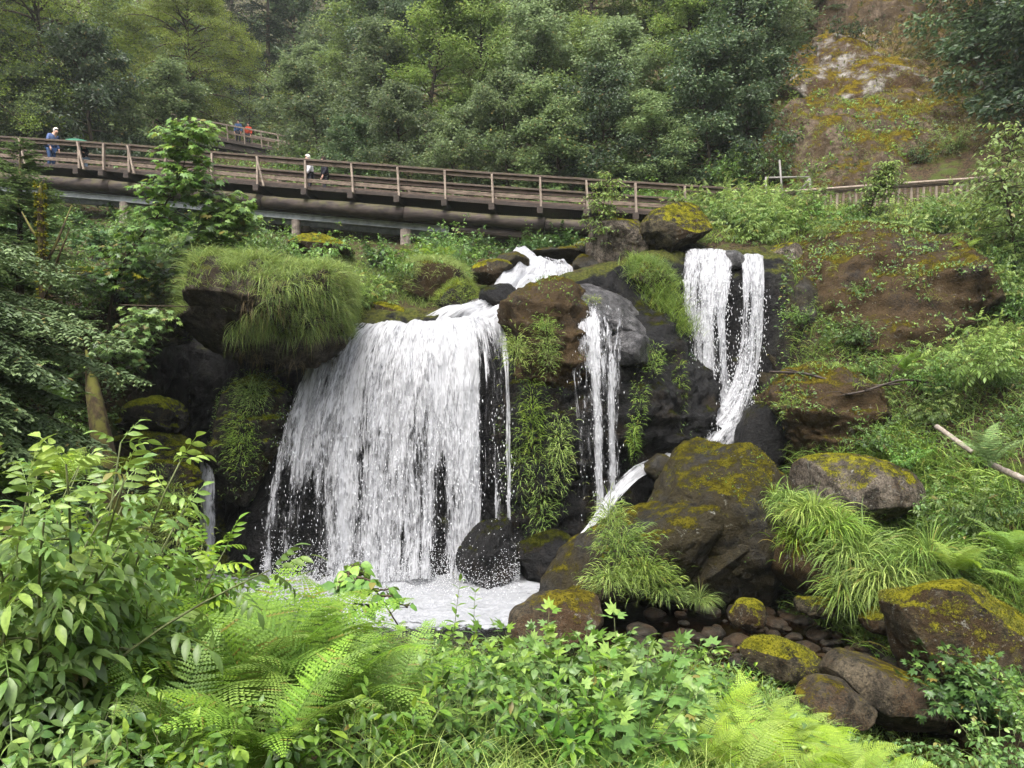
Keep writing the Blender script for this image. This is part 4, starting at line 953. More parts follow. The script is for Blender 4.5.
def fern(meshes, label, loc, size, nf, seed, group=None, lean=(0,0), tilt=.0, cat='fern'):
    rs = np.random.RandomState(seed); f = thing('fern', label, cat, loc, group)
    for k in range(nf):
        o = bpy.data.objects.new('frond', meshes[rs.randint(len(meshes))]); COL.objects.link(o); o.parent = f
        yaw = k*6.283/nf + rs.uniform(-.35,.35); s = size*rs.uniform(.72,1.08)
        m = Matrix.Rotation(lean[0],3,'X') @ Matrix.Rotation(lean[1],3,'Y') @ Matrix.Rotation(yaw,3,'Z') @ Matrix.Rotation(rs.uniform(-.22,.18)+tilt,3,'X') @ Matrix.Rotation(rs.uniform(-.25,.25),3,'Y')
        o.rotation_euler = m.to_euler(); o.scale = (s,s,s)
    return f

# ---- grass
def blades(rs, P, N, L, w, droop=1.0, lean=.5, seg=4, wind=None, hang=0.0):
    """P roots, N growth directions -> verts, quads, rnd"""
    n = len(P); h = nrm(rs.normal(size=(n,3))*[1,1,.15]); d = nrm(N*.9 + h*lean + np.array([0,0,.35]))
    if wind is not None: d = nrm(d + wind); h = nrm(h + wind)
    L = L*rs.uniform(.55,1.15,n); side = nrm(np.cross(d, rs.normal(size=(n,3))))
    V = []; p = P.copy(); st = (L/seg)[:,None]
    for k in range(seg+1):
        ww = (w*(1-(k/seg)**1.6)*.5 + .0004)
        V += [p - side*ww, p + side*ww]
        d = nrm(d + (np.array([0,0,-1.])*(.16+.30*hang+.20*k)*droop + h*.12)*(rs.uniform(.5,1.5,(n,1)))/seg*2.2); p = p + d*st
    V = np.stack(V, 1); q = np.array([[2*k,2*k+1,2*k+3,2*k+2] for k in range(seg)])
    return V.reshape(-1,3), (q[None] + (np.arange(n)*2*(seg+1))[:,None,None]).reshape(-1,4), np.repeat(rs.rand(n), 2*(seg+1))
def grass_obj(name, mat, P, N, L, w, seed, **kw):
    rs = np.random.RandomState(seed); V, q, r = blades(rs, P, N, L, w, **kw)
    return tag(link(name, mk_mesh(name, V, q, mat, {'rnd': r}, smooth=True)), kind='stuff')
def on_rock(rs, label, n, cond):
    V, f = ROCK_GEO[label]; t = V[f]; cr = np.cross(t[:,1]-t[:,0], t[:,2]-t[:,0]); ar = np.linalg.norm(cr,axis=1); N = cr/(ar[:,None]+1e-12)
    ok = cond(t.mean(1), N); ii = np.nonzero(ok)[0]; k = rs.choice(ii, n, p=ar[ii]/ar[ii].sum()); w_ = rs.dirichlet((1,1,1), n)
    return (t[k]*w_[...,None]).sum(1), N[k]

# ---- trees
def broadleaf(seed, H, rad, leaf, n_limb=26, n_twig=9, per=34, low=.12, mat=None, mat_t=None, droop=.3, spray=(.46,.38), zj=.17, up_bias=.55, trunk_r=None, shape=1.0):
    rs = np.random.RandomState(seed); Tm, L = MB(), MB()
    P = stem_curve((0,0,-.3), (rs.normal()*.06, rs.normal()*.06, 1), H*.95, 0, 12, rs, .05); tr = trunk_r or H*.016
    Tm.tube(P, np.linspace(tr, tr*.25, 12), 8)
    C_, O_ = [], []
    for k in range(n_limb):
        t = low + (1-low)*((k+rs.rand())/n_limb); i = min(int(t*11), 10); p0 = P[i]+(P[i+1]-P[i])*(t*11-i); a = k*2.399 + rs.uniform(-.4,.4)
        prof = (math.sin(math.pi*min(1, (.18+.80*((t-low)/(1-low))**.8)))**.7)*shape
        Ln = rad*prof*rs.uniform(.65,1.15); e = R(5) + R(55)*t + rs.normal()*.15
        Q = stem_curve(p0, (math.cos(a)*math.cos(e), math.sin(a)*math.cos(e), math.sin(e)), Ln, droop, 8, rs, .06); Tm.tube(Q, np.linspace(tr*.42, tr*.08, 8), 5)
        for q in range(n_twig):
            u = rs.uniform(.28,1.0); j = min(int(u*7), 6); s0 = Q[j]+(Q[j+1]-Q[j])*(u*7-j); aa = a + rs.choice([-1,1])*rs.uniform(.4,1.3)
            ee = rs.uniform(-.25,.55); tl = Ln*rs.uniform(.15,.38)*(1.15-.5*u); dd = np.array([math.cos(aa)*math.cos(ee), math.sin(aa)*math.cos(ee), math.sin(ee)])
            e1 = s0 + dd*tl; Tm.tube(np.array([s0, (s0+e1)/2+[0,0,.03*tl], e1]), [tr*.09, tr*.06, tr*.03], 3, cap=False); C_.append(e1); O_.append(dd); C_.append(s0*.5+e1*.5); O_.append(dd)
        C_.append(Q[-1]); O_.append(nrm(Q[-1]-Q[-2]))
    C_, O_ = np.array(C_), np.array(O_); n = len(C_)
    cl = rs.normal(size=n)*.19                                   # each spray has its own tint
    idx = np.repeat(np.arange(n), per); m = len(idx)
    o = nrm(O_[idx]*[1,1,.5]); sd = nrm(np.cross(o, [0,0,1.])); r_ = np.sqrt(rs.rand(m)); th = rs.uniform(0,6.283,m)
    x, y = r_*np.cos(th)*spray[0], r_*np.sin(th)*spray[1]; sz = rs.uniform(.7,1.35,n)[idx]
    pos = C_[idx] + (o*x[:,None] + sd*y[:,None])*sz[:,None]; pos[:,2] += rs.normal(size=m)*zj*sz - .35*(r_**2)*spray[1]
    dirs = nrm(o*(x/spray[0])[:,None] + sd*(y/spray[1])[:,None] + o*.5 + rs.normal(size=(m,3))*.35 + np.array([0,0,-.35]))
    ups = nrm(np.array([0,0,up_bias]) + rs.normal(size=(m,3))*.55 + o*.35)
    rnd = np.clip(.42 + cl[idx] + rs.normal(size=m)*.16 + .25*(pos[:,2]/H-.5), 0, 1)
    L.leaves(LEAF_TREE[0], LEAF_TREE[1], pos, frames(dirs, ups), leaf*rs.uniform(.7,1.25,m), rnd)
    return L.mesh('crown', mat, False), Tm.mesh('trunk', mat_t, True)

def spruce(seed, H, rad, mat, mat_t, step=.42, per=7, tw=.13, needle=.05, base=.04, droop=.5, top=1.0, nn=7, arc=None, nw=.17, cut=None):
    rs = np.random.RandomState(seed); Tm, L = MB(), MB(); Tm.tube([(0,0,-.4),(0,0,H*.5),(0,0,H)], [H*.016,H*.009,.01], 8)
    pos, dirs, ups, sc, rn = [], [], [], [], []
    z = H*base
    while z < H*.985:
        t = z/H; nb = per if t < .8 else 5
        for k in range(nb):
            a = rs.uniform(0,6.283) if arc is None else rs.uniform(*arc)
            Ln = rad*(1-t)**.85*rs.uniform(.7,1.1) + .12; Ln *= (1.0 if cut is None or t < cut else .33); e = R(-6)+R(40)*t
            Q = stem_curve((0,0,z), (math.cos(a)*math.cos(e), math.sin(a)*math.cos(e), math.sin(e)), Ln, droop*(1-t), 9, rs, .03)
            Q[:,2] += .16*Ln*np.linspace(0,1,9)**3; Tm.tube(Q, np.linspace(.006+Ln*.004, .003, 9), 4)
            nt_ = int(Ln/tw); tint = rs.normal()*.12
            for q in range(nt_):
                u = .12 + .88*(q+rs.rand()*.6)/nt_; x = u*8; j = min(int(x),7); s0 = Q[j]*(1-x+j)+Q[j+1]*(x-j); dq = nrm(Q[j+1]-Q[j]); sd = nrm(np.cross(dq,[0,0,1.]))
                for s in (-1,1):
                    tl = min(.55, .16+.34*Ln*(1-u)**.8*.8)*rs.uniform(.6,1.1); dd = nrm(sd*s + dq*rs.uniform(.55,.95) + np.array([0,0,-.28*droop+rs.uniform(-.55,.12)]))
                    m = max(2, int(tl/(needle*.85))); w_ = np.linspace(0,1,m); pp_ = s0 + dd*(w_*tl)[:,None]; pp_[:,2] -= .14*tl*w_**2
                    for g in (-1,1):
                        pos.append(pp_); dirs.append(np.tile(nrm(dd*.75+g*nrm(np.cross(dd,[0,0,1.]))*.65),(m,1)) + rs.normal(size=(m,3))*.16); ups.append(np.tile([0,0,1.],(m,1))+rs.normal(size=(m,3))*.3)
                        sc.append(needle*1.5*(1-.3*w_)); rn.append(np.full(m, .38+tint)+.40*w_*u+rs.normal(size=m)*.08)
        z += step*rs.uniform(.8,1.2)*(1-.45*t)
    pos, dirs, ups = map(np.concatenate, (pos, dirs, ups)); T = np.array([[-nw,0,0],[nw,0,0],[nw*.7,.7,0],[0,1,-.06],[-nw*.7,.7,0]])
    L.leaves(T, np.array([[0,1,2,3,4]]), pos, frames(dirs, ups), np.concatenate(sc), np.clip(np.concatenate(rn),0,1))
    return L.mesh('needles', mat, False), Tm.mesh('trunk', mat_t, True)

# plant colours
L_TREE  = leaf_mat('grey_green_leaves', (.040,.070,.028), (.145,.210,.078), (.28,.36,.145), .35, .45, .32, .6)
L_TREE2 = leaf_mat('fresh_green_leaves', (.050,.092,.022), (.175,.265,.062), (.33,.42,.105), .38, .45, .32, .6)
L_DARKT = leaf_mat('deep_green_leaves', (.018,.038,.017), (.070,.118,.048), (.15,.22,.08), .25, .45, .32, .6)
L_BEECH = leaf_mat('beech_leaves', (.050,.085,.012), (.155,.225,.024), (.30,.38,.045), .4, .45, .3)
L_SPR   = leaf_mat('spruce_needles', (.026,.048,.020), (.075,.125,.048), (.17,.24,.095), .15, .5, .3)
L_SPRN  = leaf_mat('near_spruce_needles', (.035,.065,.025), (.11,.175,.062), (.22,.31,.11), .2, .5, .3)
L_SPRD  = leaf_mat('dark_spruce_needles', (.007,.016,.010), (.020,.040,.022), (.045,.078,.036), .1, .6, .2)
L_SPRB  = leaf_mat('blue_spruce_needles', (.018,.036,.030), (.050,.085,.068), (.10,.15,.115), .1, .6, .2)
L_ELD   = leaf_mat('elder_leaves', (.032,.075,.012), (.115,.225,.034), (.30,.42,.055), .3, .42, .4, .3)
L_MAPLE = leaf_mat('sycamore_leaves', (.034,.078,.016), (.115,.225,.042), (.26,.39,.065), .3, .4, .4)
L_BRAM  = leaf_mat('bramble_leaves', (.022,.056,.010), (.085,.175,.030), (.20,.31,.045), .25, .42, .4, .35)
L_DGRN  = leaf_mat('glossy_dark_leaves', (.016,.045,.012), (.058,.130,.028), (.12,.22,.045), .2, .38, .45)
L_FERN  = leaf_mat('fern_fronds', (.045,.095,.012), (.125,.230,.028), (.25,.38,.05), .3, .5, .25, .25)
L_FERNY = leaf_mat('pale_fern_fronds', (.07,.125,.014), (.20,.32,.034), (.36,.48,.06), .32, .5, .25, .25)
L_GRASS = leaf_mat('grass_blades', (.055,.10,.015), (.155,.26,.040), (.32,.43,.085), .3, .5, .3)
L_GRASSY= leaf_mat('yellow_grass_blades', (.08,.115,.018), (.21,.31,.048), (.40,.49,.11), .3, .5, .3)
L_MOSSG = leaf_mat('moss_tufts', (.040,.045,.006), (.115,.120,.014), (.22,.20,.022), .15, .8, .1)
M_BARK = wood_mat('bark', (.025,.020,.015), (.09,.07,.055), scale=(14,14,3), dirt_amt=.5, moss=.4, rough=.95)
M_BARKM = wood_mat('mossy_bark', (.018,.014,.008), (.075,.052,.026), scale=(14,14,3), dirt_amt=.3, moss=.9, rough=.95)
M_STEM = plain_mat('green_stem', (.085,.10,.035), .6, .3, .4, 20)
M_STEMB = plain_mat('brown_stem', (.055,.040,.026), .8, .2, .4, 20)

_ORD = ['first','second','third','fourth','fifth','sixth','seventh','eighth','ninth','tenth','eleventh','twelfth']
def ordinals(n):
    out = []
    for i in range(n):
        if n == 1: out.append('only')
        elif i == 0: out.append('leftmost')
        elif i == n-1: out.append('rightmost')
        elif i < (n+1)//2: out.append(_ORD[i]+' from left')
        else: out.append(_ORD[n-1-i]+' from right')
    return out
def two_part(name, label, cat, meshes, loc, rz=0, sc=1.0, group=None, names=('leaves','stems')):
    t = thing(name, label, cat, loc, group, rz, sc)
    for nm, me in zip(names, meshes): link(nm, me, t)
    return t
# ------------------------------------------------------------------ trees behind
CT = ('crown','trunk'); NT2 = ('needles','trunk')
bl = [broadleaf(300, 7.5, 2.9, .18, 34, 13, 19, .08, L_TREE, M_BARK), broadleaf(301, 8.5, 2.7, .16, 38, 13, 19, .10, L_TREE2, M_BARK),
      broadleaf(302, 6.5, 3.0, .19, 32, 13, 19, .06, L_TREE, M_BARK, .6), broadleaf(303, 7.5, 3.2, .19, 30, 12, 21, .06, L_DARKT, M_BARK),
      broadleaf(304, 9.5, 2.5, .15, 42, 13, 19, .10, L_TREE2, M_BARK, .15)]
sp = [spruce(310, 12, 2.6, L_SPRD, M_BARK, .6, 7, .20, .11), spruce(311, 10, 2.4, L_SPR, M_BARK, .55, 7, .18, .10), spruce(312, 9, 2.6, L_SPRB, M_BARK, .55, 7, .18, .10, droop=.7)]
rs = np.random.RandomState(21)
kinds = {0:('grey green broadleaf tree','tree'), 1:('fresh green slender tree','tree'), 2:('spreading grey green bushy tree','tree'), 3:('deep green shady tree','tree'), 4:('tall light green tree','tree')}
def tree_row(lst, where, grp):
    lst = sorted(lst); od = ordinals(len(lst))
    for (px, Y, v, s), o in zip(lst, od):
        w = 'fresh_tree' if v in (1,4) else 'broadleaf_tree'
        two_part('broadleaf_tree', '%s %s, %s' % (kinds[v][0], where, o), 'tree', bl[v], dropp(px, Y, -.2), rs.uniform(0,6.3), (s*rs.uniform(.92,1.12), s*rs.uniform(.92,1.12), s*rs.uniform(.9,1.1)), grp, CT)
tree_row([(345,37,3,.62),(400,37,0,.72),(452,36,2,.68),(508,35.5,0,.70),(560,34.5,2,.80),(612,34,3,.72),(660,33.5,0,.66),(712,33.5,3,.92),(752,34,3,.78)], 'just behind the footbridge', 'trees just behind the footbridge')
tree_row([(318,47,2,.95),(372,45,0,1.05),(425,44,1,1.0),(478,43,4,.95),(528,41,0,1.0),(580,40,1,.95),(632,39.5,0,.98),(684,39,4,.9),(735,38.5,3,1.0),(782,38.5,0,.8)], 'of the middle rank above the footbridge', 'middle rank of trees')
tree_row([(300,60,0,1.15),(352,57,1,1.2),(410,54,3,1.2),(468,52,4,1.1),(528,50,2,1.15),(590,48,1,1.1),(650,47,4,1.0),(710,46,0,1.1),(765,45,1,.95)], 'of the third rank upslope', 'third rank of trees')
tree_row([(300,76,3,1.5),(360,70,0,1.5),(430,66,1,1.5),(505,63,3,1.45),(580,60,0,1.4),(650,58,2,1.35),(720,56,1,1.3),(790,54,3,1.2),(840,56,0,1.1)], 'of the topmost rank upslope', 'topmost rank of trees')
tree_row([(-130,40,3,1.3),(-40,40,3,1.15),(30,39,0,.95),(95,41,3,1.0),(150,43,0,.95)], 'behind the left end of the footbridge', 'trees behind the left end of the footbridge')
tree_row([(-60,55,3,1.5),(30,54,3,1.4),(105,58,0,1.35),(165,62,3,1.3)], 'higher behind the left end of the footbridge', 'higher trees on the left slope')
for (px, Y, v, s, lab) in [(232,72,0,1.55,'tall dark spruce far up the misty valley above the small bridge'),(196,78,0,1.5,'dark spruce at the left side of the misty valley'),(268,66,0,1.45,'tall dark spruce right of the misty valley gap'),
        (250,62,2,.85,'blue green spruce just above the small upper footbridge'),(215,90,2,1.5,'hazy spruce deep in the misty valley, left one'),(252,96,2,1.7,'hazy spruce deep in the misty valley, middle one'),(300,92,0,1.6,'hazy spruce deep in the misty valley, right one'),
        (385,48,1,.95,'mid green spruce among the broadleaf trees behind the footbridge'),(560,66,0,1.3,'dark spruce tip rising behind the top broadleaf trees'),(345,36.5,1,.42,'small spruce bush behind the footbridge rail'),
        (828,39,1,.75,'drooping spruce beside the ochre rock slope'),(772,40.5,0,.85,'dark spruce left of the drooping spruce'),(120,70,0,1.6,'dark spruce high on the left slope'),(40,76,0,1.7,'dark spruce at the top of the left slope')]:
    two_part('spruce_tree', lab, 'spruce', sp[v], dropp(px, Y, -.3), rs.uniform(0,6.3), s, None, NT2)
for (px, Y, v, s, lab) in [(1045,33,3,1.35,'dark leafy tree at the right edge beside the ochre rock slope'),(1000,39,3,1.25,'dark leafy tree above the ochre rock slope on the right'),(1085,29,3,1.25,'dark leafy tree beyond the right edge'),(960,47,3,1.2,'dark tree at the top of the ochre rock slope')]:
    two_part('broadleaf_tree', lab, 'tree', bl[v], dropp(px, Y, -.3), rs.uniform(0,6.3), s, 'dark trees on the right slope', CT)
# overhanging beech, upper left: trunk outside the frame, low branches sweep in over the bridge end
bee = broadleaf(330, 17, 8.5, .12, 54, 20, 40, .30, L_BEECH, M_BARK, .75, (.75,.5), .07, 1.0, .22, 1.0)
two_part('beech_tree', 'yellow green beech whose long drooping branches sweep over the left bridge end', 'beech', bee, dropp(-95, 36.5, -.3), .7, 1.0, None, CT)
two_part('beech_tree', 'second beech standing further back with pale sprays above the left bridge end', 'beech', bee, dropp(50, 47, -.3), 2.9, .85, None, CT)
two_part('beech_tree', 'beech branches reaching into the picture above the beech with drooping branches', 'beech', bee, dropp(175, 52, -.3), 4.6, .72, None, CT)

# bushes on the ochre slope
bsh = shrub(340, 1.6, 1.3, 22, LEAF3, .14, 10, .7, True, .3, M_STEMB, L_DARKT, .1, .015, 5)
bsh2 = shrub(341, 1.5, 1.2, 22, LEAF3, .13, 10, .7, True, .3, M_STEMB, L_TREE2, .1, .012, 5)
for i, (px, Y, s, m, lab) in enumerate([(842,36.5,1.3,0,'dark evergreen bush on the ochre rock slope'),(905,43,1.0,1,'pale bush high on the ochre rock slope'),(962,34,.9,0,'low dark bush at the foot of the ochre rock slope'),
        (800,34,1.2,1,'green bush beside the foot of the ochre rock slope'),(770,31.5,1.2,0,'dark bush behind the end of the footbridge'),(985,36,1.2,0,'dark bush under the dark trees on the right slope'),(1005,31,1.1,1,'fresh bush under the dark trees beside the path railing'),(868,45,.9,0,'small dark bush near the top of the ochre slope')]):
    two_part('bush', lab, 'bush', (bsh, bsh2)[m], dropp(px, Y, -.1), i*1.3, s)

FT = [(782,31.2,.75,1),(815,30.6,.6,1),(845,30.4,.7,0),(880,30.2,.62,1),(918,30.0,.7,0),(955,29.8,.85,1)]
for (px, Y, s, m), o in zip(FT, ordinals(len(FT))): two_part('bush', 'low bush hiding the foot of the rounded ochre shoulder behind the railing, %s' % o, 'bush', (bsh, bsh2)[m], dropp(px, Y, -.1), px*.7, s, 'bushes at the foot of the ochre rock')
# ------------------------------------------------------------------ mid-ground plants
rs = np.random.RandomState(31)
# big near spruce on the left: trunk outside the frame
nsp = spruce(350, 16, 5.9, L_SPRN, M_BARK, .44, 8, .11, .075, .08, .80, arc=(-1.6, .9), nw=.26, cut=.44)
two_part('spruce_tree', 'near spruce with layered drooping branches filling the left edge below the footbridge', 'spruce', nsp, dropp(-150, 11.8, -.3), 0, 1.0, None, NT2)
nsp2 = spruce(351, 8, 2.3, L_SPRN, M_BARK, .40, 9, .10, .07, .10, .36, nw=.26)
two_part('spruce_tree', 'smaller spruce behind the mossy snag under the left bridge end', 'spruce', nsp2, dropp(20, 17.0, -.3), 1, (1,1,.66), None, NT2)
# mossy snag
b0 = W(40, 320, 15.5); sn = thing('tree_snag', 'broken orange mossy tree snag rising among the spruce branches', 'snag', b0); mb = MB()
t_ = np.linspace(0,1,16); P = np.array([W(44-4*a, 330-145*a, 15.5)-b0 for a in t_]); mb.tube(P, .085*(1-.30*t_)*(1-.75*sstep(.88,1,t_)), 10, jit=.18, seed=3); link('trunk', mb.mesh('trunk', M_BARKM), sn)
for a, px, py, dy in ((.45,72,205,.5),(.3,70,228,-.3),(.62,22,212,.3),(.2,60,262,-.2)):
    mb = MB(); s0 = P[int(a*15)]; e = W(px,py,15.5+dy)-b0; mb.tube([s0,(s0*.5+e*.5)+[0,0,-.05],e],[.03,.025,.012],7,jit=.15,seed=4); link('branch_stub', mb.mesh('branch_stub', M_BARKM), sn)
mb = MB(); r_ = np.random.RandomState(9); n_ = 1500; k_ = r_.randint(0,16,n_); an = r_.uniform(0,6.283,n_); Pm = P[k_] + np.stack([np.cos(an)*.075, np.sin(an)*.075, r_.uniform(-.06,.06,n_)],1)
mb.leaves(LEAF3[0], LEAF3[1], Pm, frames(nrm(np.stack([np.cos(an),np.sin(an),0*an-.5],1)+.5*r_.normal(size=(n_,3))), nrm(r_.normal(size=(n_,3))+[0,0,.5])), r_.uniform(.03,.08,n_), r_.rand(n_)); tag(link('moss', mb.mesh('moss', L_MOSSG, False), sn), kind='stuff')
# mossy stump / roots at the ledges
b0 = W(104, 500, 15.6); rt = thing('leaning_tree', 'leaning mossy tree trunk with root flare beside the green ledges', 'trunk', b0); mb = MB()
P = np.array([W(px,py,Y)-b0 for px,py,Y in ((86,350,16.2),(90,368,16.1),(94,390,15.9),(102,440,15.7),(108,480,15.5),(116,530,15.2),(122,580,15.0))]); mb.tube(P,[.02,.08,.14,.20,.25,.34,.5],14,jit=.12,seed=8); link('trunk', mb.mesh('trunk', M_BARKM), rt)
for px, py, Y in ((86,560,15.0),(128,545,15.6),(100,570,14.8)):
    mb = MB(); mb.tube([W(104,450,15.6)-b0, W((104+px)/2,510,15.4)-b0, W(px,py,Y)-b0],[.10,.13,.08],8,jit=.12,seed=px); link('root', mb.mesh('root', M_BARKM), rt)
# sycamore sapling: slanting dark stem and big leaves
def sapling(seed, base, pts, n_br, leaf, per, mat=L_MAPLE, T=PALM, cone=(.5,1.0), br=1.0, st0=.045):
    r_ = np.random.RandomState(seed); S, L = MB(), MB(); P = np.array(pts) - base; K = pchip(P, 6); S.tube(K, np.linspace(st0,.006,len(K)), 7)
    pos, dirs, ups, sc = [], [], [], []
    for k in range(n_br):
        t = r_.uniform(.25,1); i = int(t*(len(K)-1)); a = r_.uniform(0,6.28); Q = stem_curve(K[i], (math.cos(a),math.sin(a),r_.uniform(.1,.8)), br*r_.uniform(*cone)*(1.2-.5*t), .5, 6, r_, .06); S.tube(Q, np.linspace(.014,.004,6), 4)
        for q in range(per):
            u = r_.uniform(.2,1)*5; j = min(int(u),4); p = Q[j]*(1-u+j)+Q[j+1]*(u-j); aa = r_.uniform(0,6.28); o = np.array([math.cos(aa),math.sin(aa),r_.uniform(-.1,.3)]); e = p + o*leaf*r_.uniform(.4,.9)
            pos.append(e); dirs.append(nrm(o+[0,0,-.55]+r_.normal(size=3)*.15)); ups.append(nrm(np.array([0,-.35,1.])+r_.normal(size=3)*.28)); sc.append(leaf*r_.uniform(.65,1.15))
            S.tube([p, e], .003, 3, cap=False)
    pos = np.array(pos); z = pos[:,2]; z = (z-z.min())/(z.max()-z.min()+1e-6)
    L.leaves(T[0], T[1], pos, frames(np.array(dirs), np.array(ups)), np.array(sc), np.clip(.15+.55*z+r_.normal(size=len(pos))*.2,0,1))
    return L.mesh('leaves', mat, True), S.mesh('stems', M_STEMB, True)
b0 = W(104, 345, 18.6)
two_part('sycamore_sapling', 'sycamore sapling with slanting dark stem and big pale leaves before the footbridge', 'sapling', sapling(360, b0, [W(104,345,18.6),W(110,310,18.5),W(116,280,18.4),W(135,245,18.2),(W(165,205,18.0)),W(185,160,17.9),W(190,118,17.9)], 120, .22, 15, br=1.1), b0)
b0 = W(150, 330, 19.5)
two_part('sycamore_sapling', 'bushy sycamore with dark lower leaves beside the grass capped overhang', 'sapling', sapling(361, b0, [W(150,330,19.5),W(172,290,19.2),W(200,255,18.9),W(228,222,18.7),W(222,190,18.6)], 120, .22, 14, br=1.25), b0)
b0 = W(100, 380, 16.5)
two_part('sycamore_sapling', 'low sycamore branches spreading over the black hollow', 'sapling', sapling(362, b0, [W(84,400,16.5),W(110,360,16.6),W(135,330,16.8),W(160,305,17.2)], 70, .18, 13, br=1.0), b0)
b0 = W(596, 290, 22.8)
two_part('birch_sapling', 'slender birch sapling with small pale leaves in front of the footbridge', 'sapling', sapling(363, b0, [W(600,262,22.9),W(602,235,22.7),W(604,205,22.6),W(609,170,22.5)], 80, .11, 24, L_TREE2, LEAF3, (.3,.75), 1.25), b0)
b0 = W(840, 215, 24.5)
two_part('birch_sapling', 'slender pale sapling standing in front of the picket railing', 'sapling', sapling(364, b0, [W(868,235,24.0),W(872,205,23.9),W(880,185,23.8),W(886,160,23.8)], 70, .12, 24, L_TREE2, LEAF3, (.35,.8), 1.3), b0)
b0 = W(1000, 260, 21)
two_part('sycamore_sapling', 'pale sapling leaning in from the right edge above the mossy outcrop', 'sapling', sapling(365, b0, [W(1015,275,21),W(1012,225,20.8),W(1005,180,20.6),W(1020,120,20.4)], 90, .16, 15, L_TREE2, LEAF3, (.5,1.1), 1.5), b0)

# kinds of small shrubs, shared by copies
SH = [shrub(370, 1.1, .75, 16, LEAF, .13, 8, .6, True, .3, M_STEM, L_BRAM, .2, .007, 3),
      shrub(371, 1.2, .8, 16, TERN, .22, 7, .6, True, .3, M_STEM, L_MAPLE, .2, .007, 2),
      shrub(372, 1.0, .8, 18, COMP5, .26, 6, .7, False, .3, M_STEM, L_BRAM, .25, .007),
      shrub(373, 1.3, .8, 16, COMP7, .34, 6, .6, False, .3, M_STEM, L_TREE2, .25, .008),
      shrub(374, .9, .8, 26, PALM, .21, 7, .6, True, .25, M_STEM, L_DGRN, .2, .007, 2)]
SHc = [(SH[i%5]) for i in range(10)]
def scatter(label, name, cat, n, r0, r1, p0, p1, kinds_, s0, s1, seed, group, keep=None, sink=.08):
    r_ = np.random.RandomState(seed); P, N = on_terrain(r_, n, r0, r1, p0, p1)
    for p, nn in zip(P, N):
        px = CX + p[0]/p[1]*F; py = CY - p[2]/p[1]*F
        if keep and not keep(px, py): continue
        two_part(name, label, cat, SH[kinds_[r_.randint(len(kinds_))]], p - [0,0,sink], r_.uniform(0,6.28), r_.uniform(s0,s1), group)
# under the bridge, along the plateau
scatter('low leafy bush on the plateau under the footbridge', 'bush', 'bush', 62, 8.9, 10.6, -60, 470, (0,1,2,4), .7, 1.25, 1, 'bushes under the footbridge', lambda x, y: y > (252 if x > 230 else 215) and not (380 < x < 430 and y < 275))
scatter('leafy bush on the bank between the grass capped overhang and the footbridge', 'bush', 'bush', 26, 8.3, 9.6, 100, 400, (1,3,0), .6, .95, 8, 'bushes behind the grass capped overhang')
scatter('bright leafy bush on the bank before the picket railing', 'bush', 'bush', 70, 8.9, 10.5, 775, 1150, (1,2,3,2), .7, 1.2, 2, 'bushes before the picket railing', lambda x, y: y > (229 if 772 < x < 968 else 205))
scatter('low bush at the foot of the slope behind the footbridge', 'bush', 'bush', 60, 10.6, 12.0, -100, 1100, (0,1,2), 1.0, 1.8, 3, 'bushes behind the footbridge', lambda x, y: not (775 < x < 985))
scatter('leafy plant on the right slope between mossy rocks', 'bush', 'bush', 62, 6.4, 8.9, 850, 1150, (1,2,3,2), .45, .95, 4, 'plants on the right slope', lambda x, y: not (790 < x < 930 and 270 < y < 470) and not (960 < x < 1010 and 400 < y < 450))
scatter('leafy plant on the shady left slope under the spruce', 'bush', 'bush', 46, 5.6, 8.8, -250, 95, (0,1,4), .7, 1.2, 5, 'plants on the shady left slope')
scatter('bush on the dark slope under the footbridge behind the upper stream', 'bush', 'bush', 16, 9.4, 10.6, 470, 600, (4,0), .6, .9, 6, 'bushes behind the upper stream')
scatter('fresh plant between the perched boulders and the right path', 'bush', 'bush', 22, 9.2, 10.4, 690, 800, (2,3,1), .7, 1.0, 7, 'plants right of the perched boulders')
# named single plants on the right
def bush_at(label, kind, px, py, Y, s, seed=0, squash=1.0):
    return two_part('bush', label, 'bush', SH[kind], W(px, py, Y), seed*1.7, (s,s,s*squash))
for i, a in enumerate([
    ('rounded bright bush below the pole at the right end of the footbridge', 3, 752, 250, 23.5, 1.0),
    ('leafy bush on top of the large brown mossy outcrop', 3, 830, 252, 22.5, .8),
    ('pale rounded bush right of the large brown mossy outcrop', 3, 982, 385, 16.8, 1.0),
    ('trailing green plant in the upper cleft of the brown mossy outcrop', 2, 862, 300, 20.2, .55),
    ('trailing green plant in the middle cleft of the brown mossy outcrop', 2, 852, 345, 19.6, .75),
    ('trailing green plant at the foot of the brown mossy outcrop', 0, 868, 385, 18.6, .75),
    ('small fern-like plant on the mossy outcrop side', 1, 800, 325, 20.3, .5),
    ('leafy plant above the pink grey topped boulder', 2, 880, 452, 17.0, .75),
    ('leafy plant beside the fallen grey log', 1, 905, 470, 16.2, .6),
    ('glossy dark green shrub under the big gold mossy boulder', 4, 968, 716, 10.9, 1.05),
    ('second glossy dark shrub leaning right under the big gold mossy boulder', 4, 1000, 722, 10.7, .8),
    ('bright leafy plant in the lower right corner', 1, 1000, 790, 7.4, .7),
    ('bright leafy plant at the right edge above the corner plant', 1, 1040, 745, 8.6, .8)]):
    bush_at(*a, seed=i)
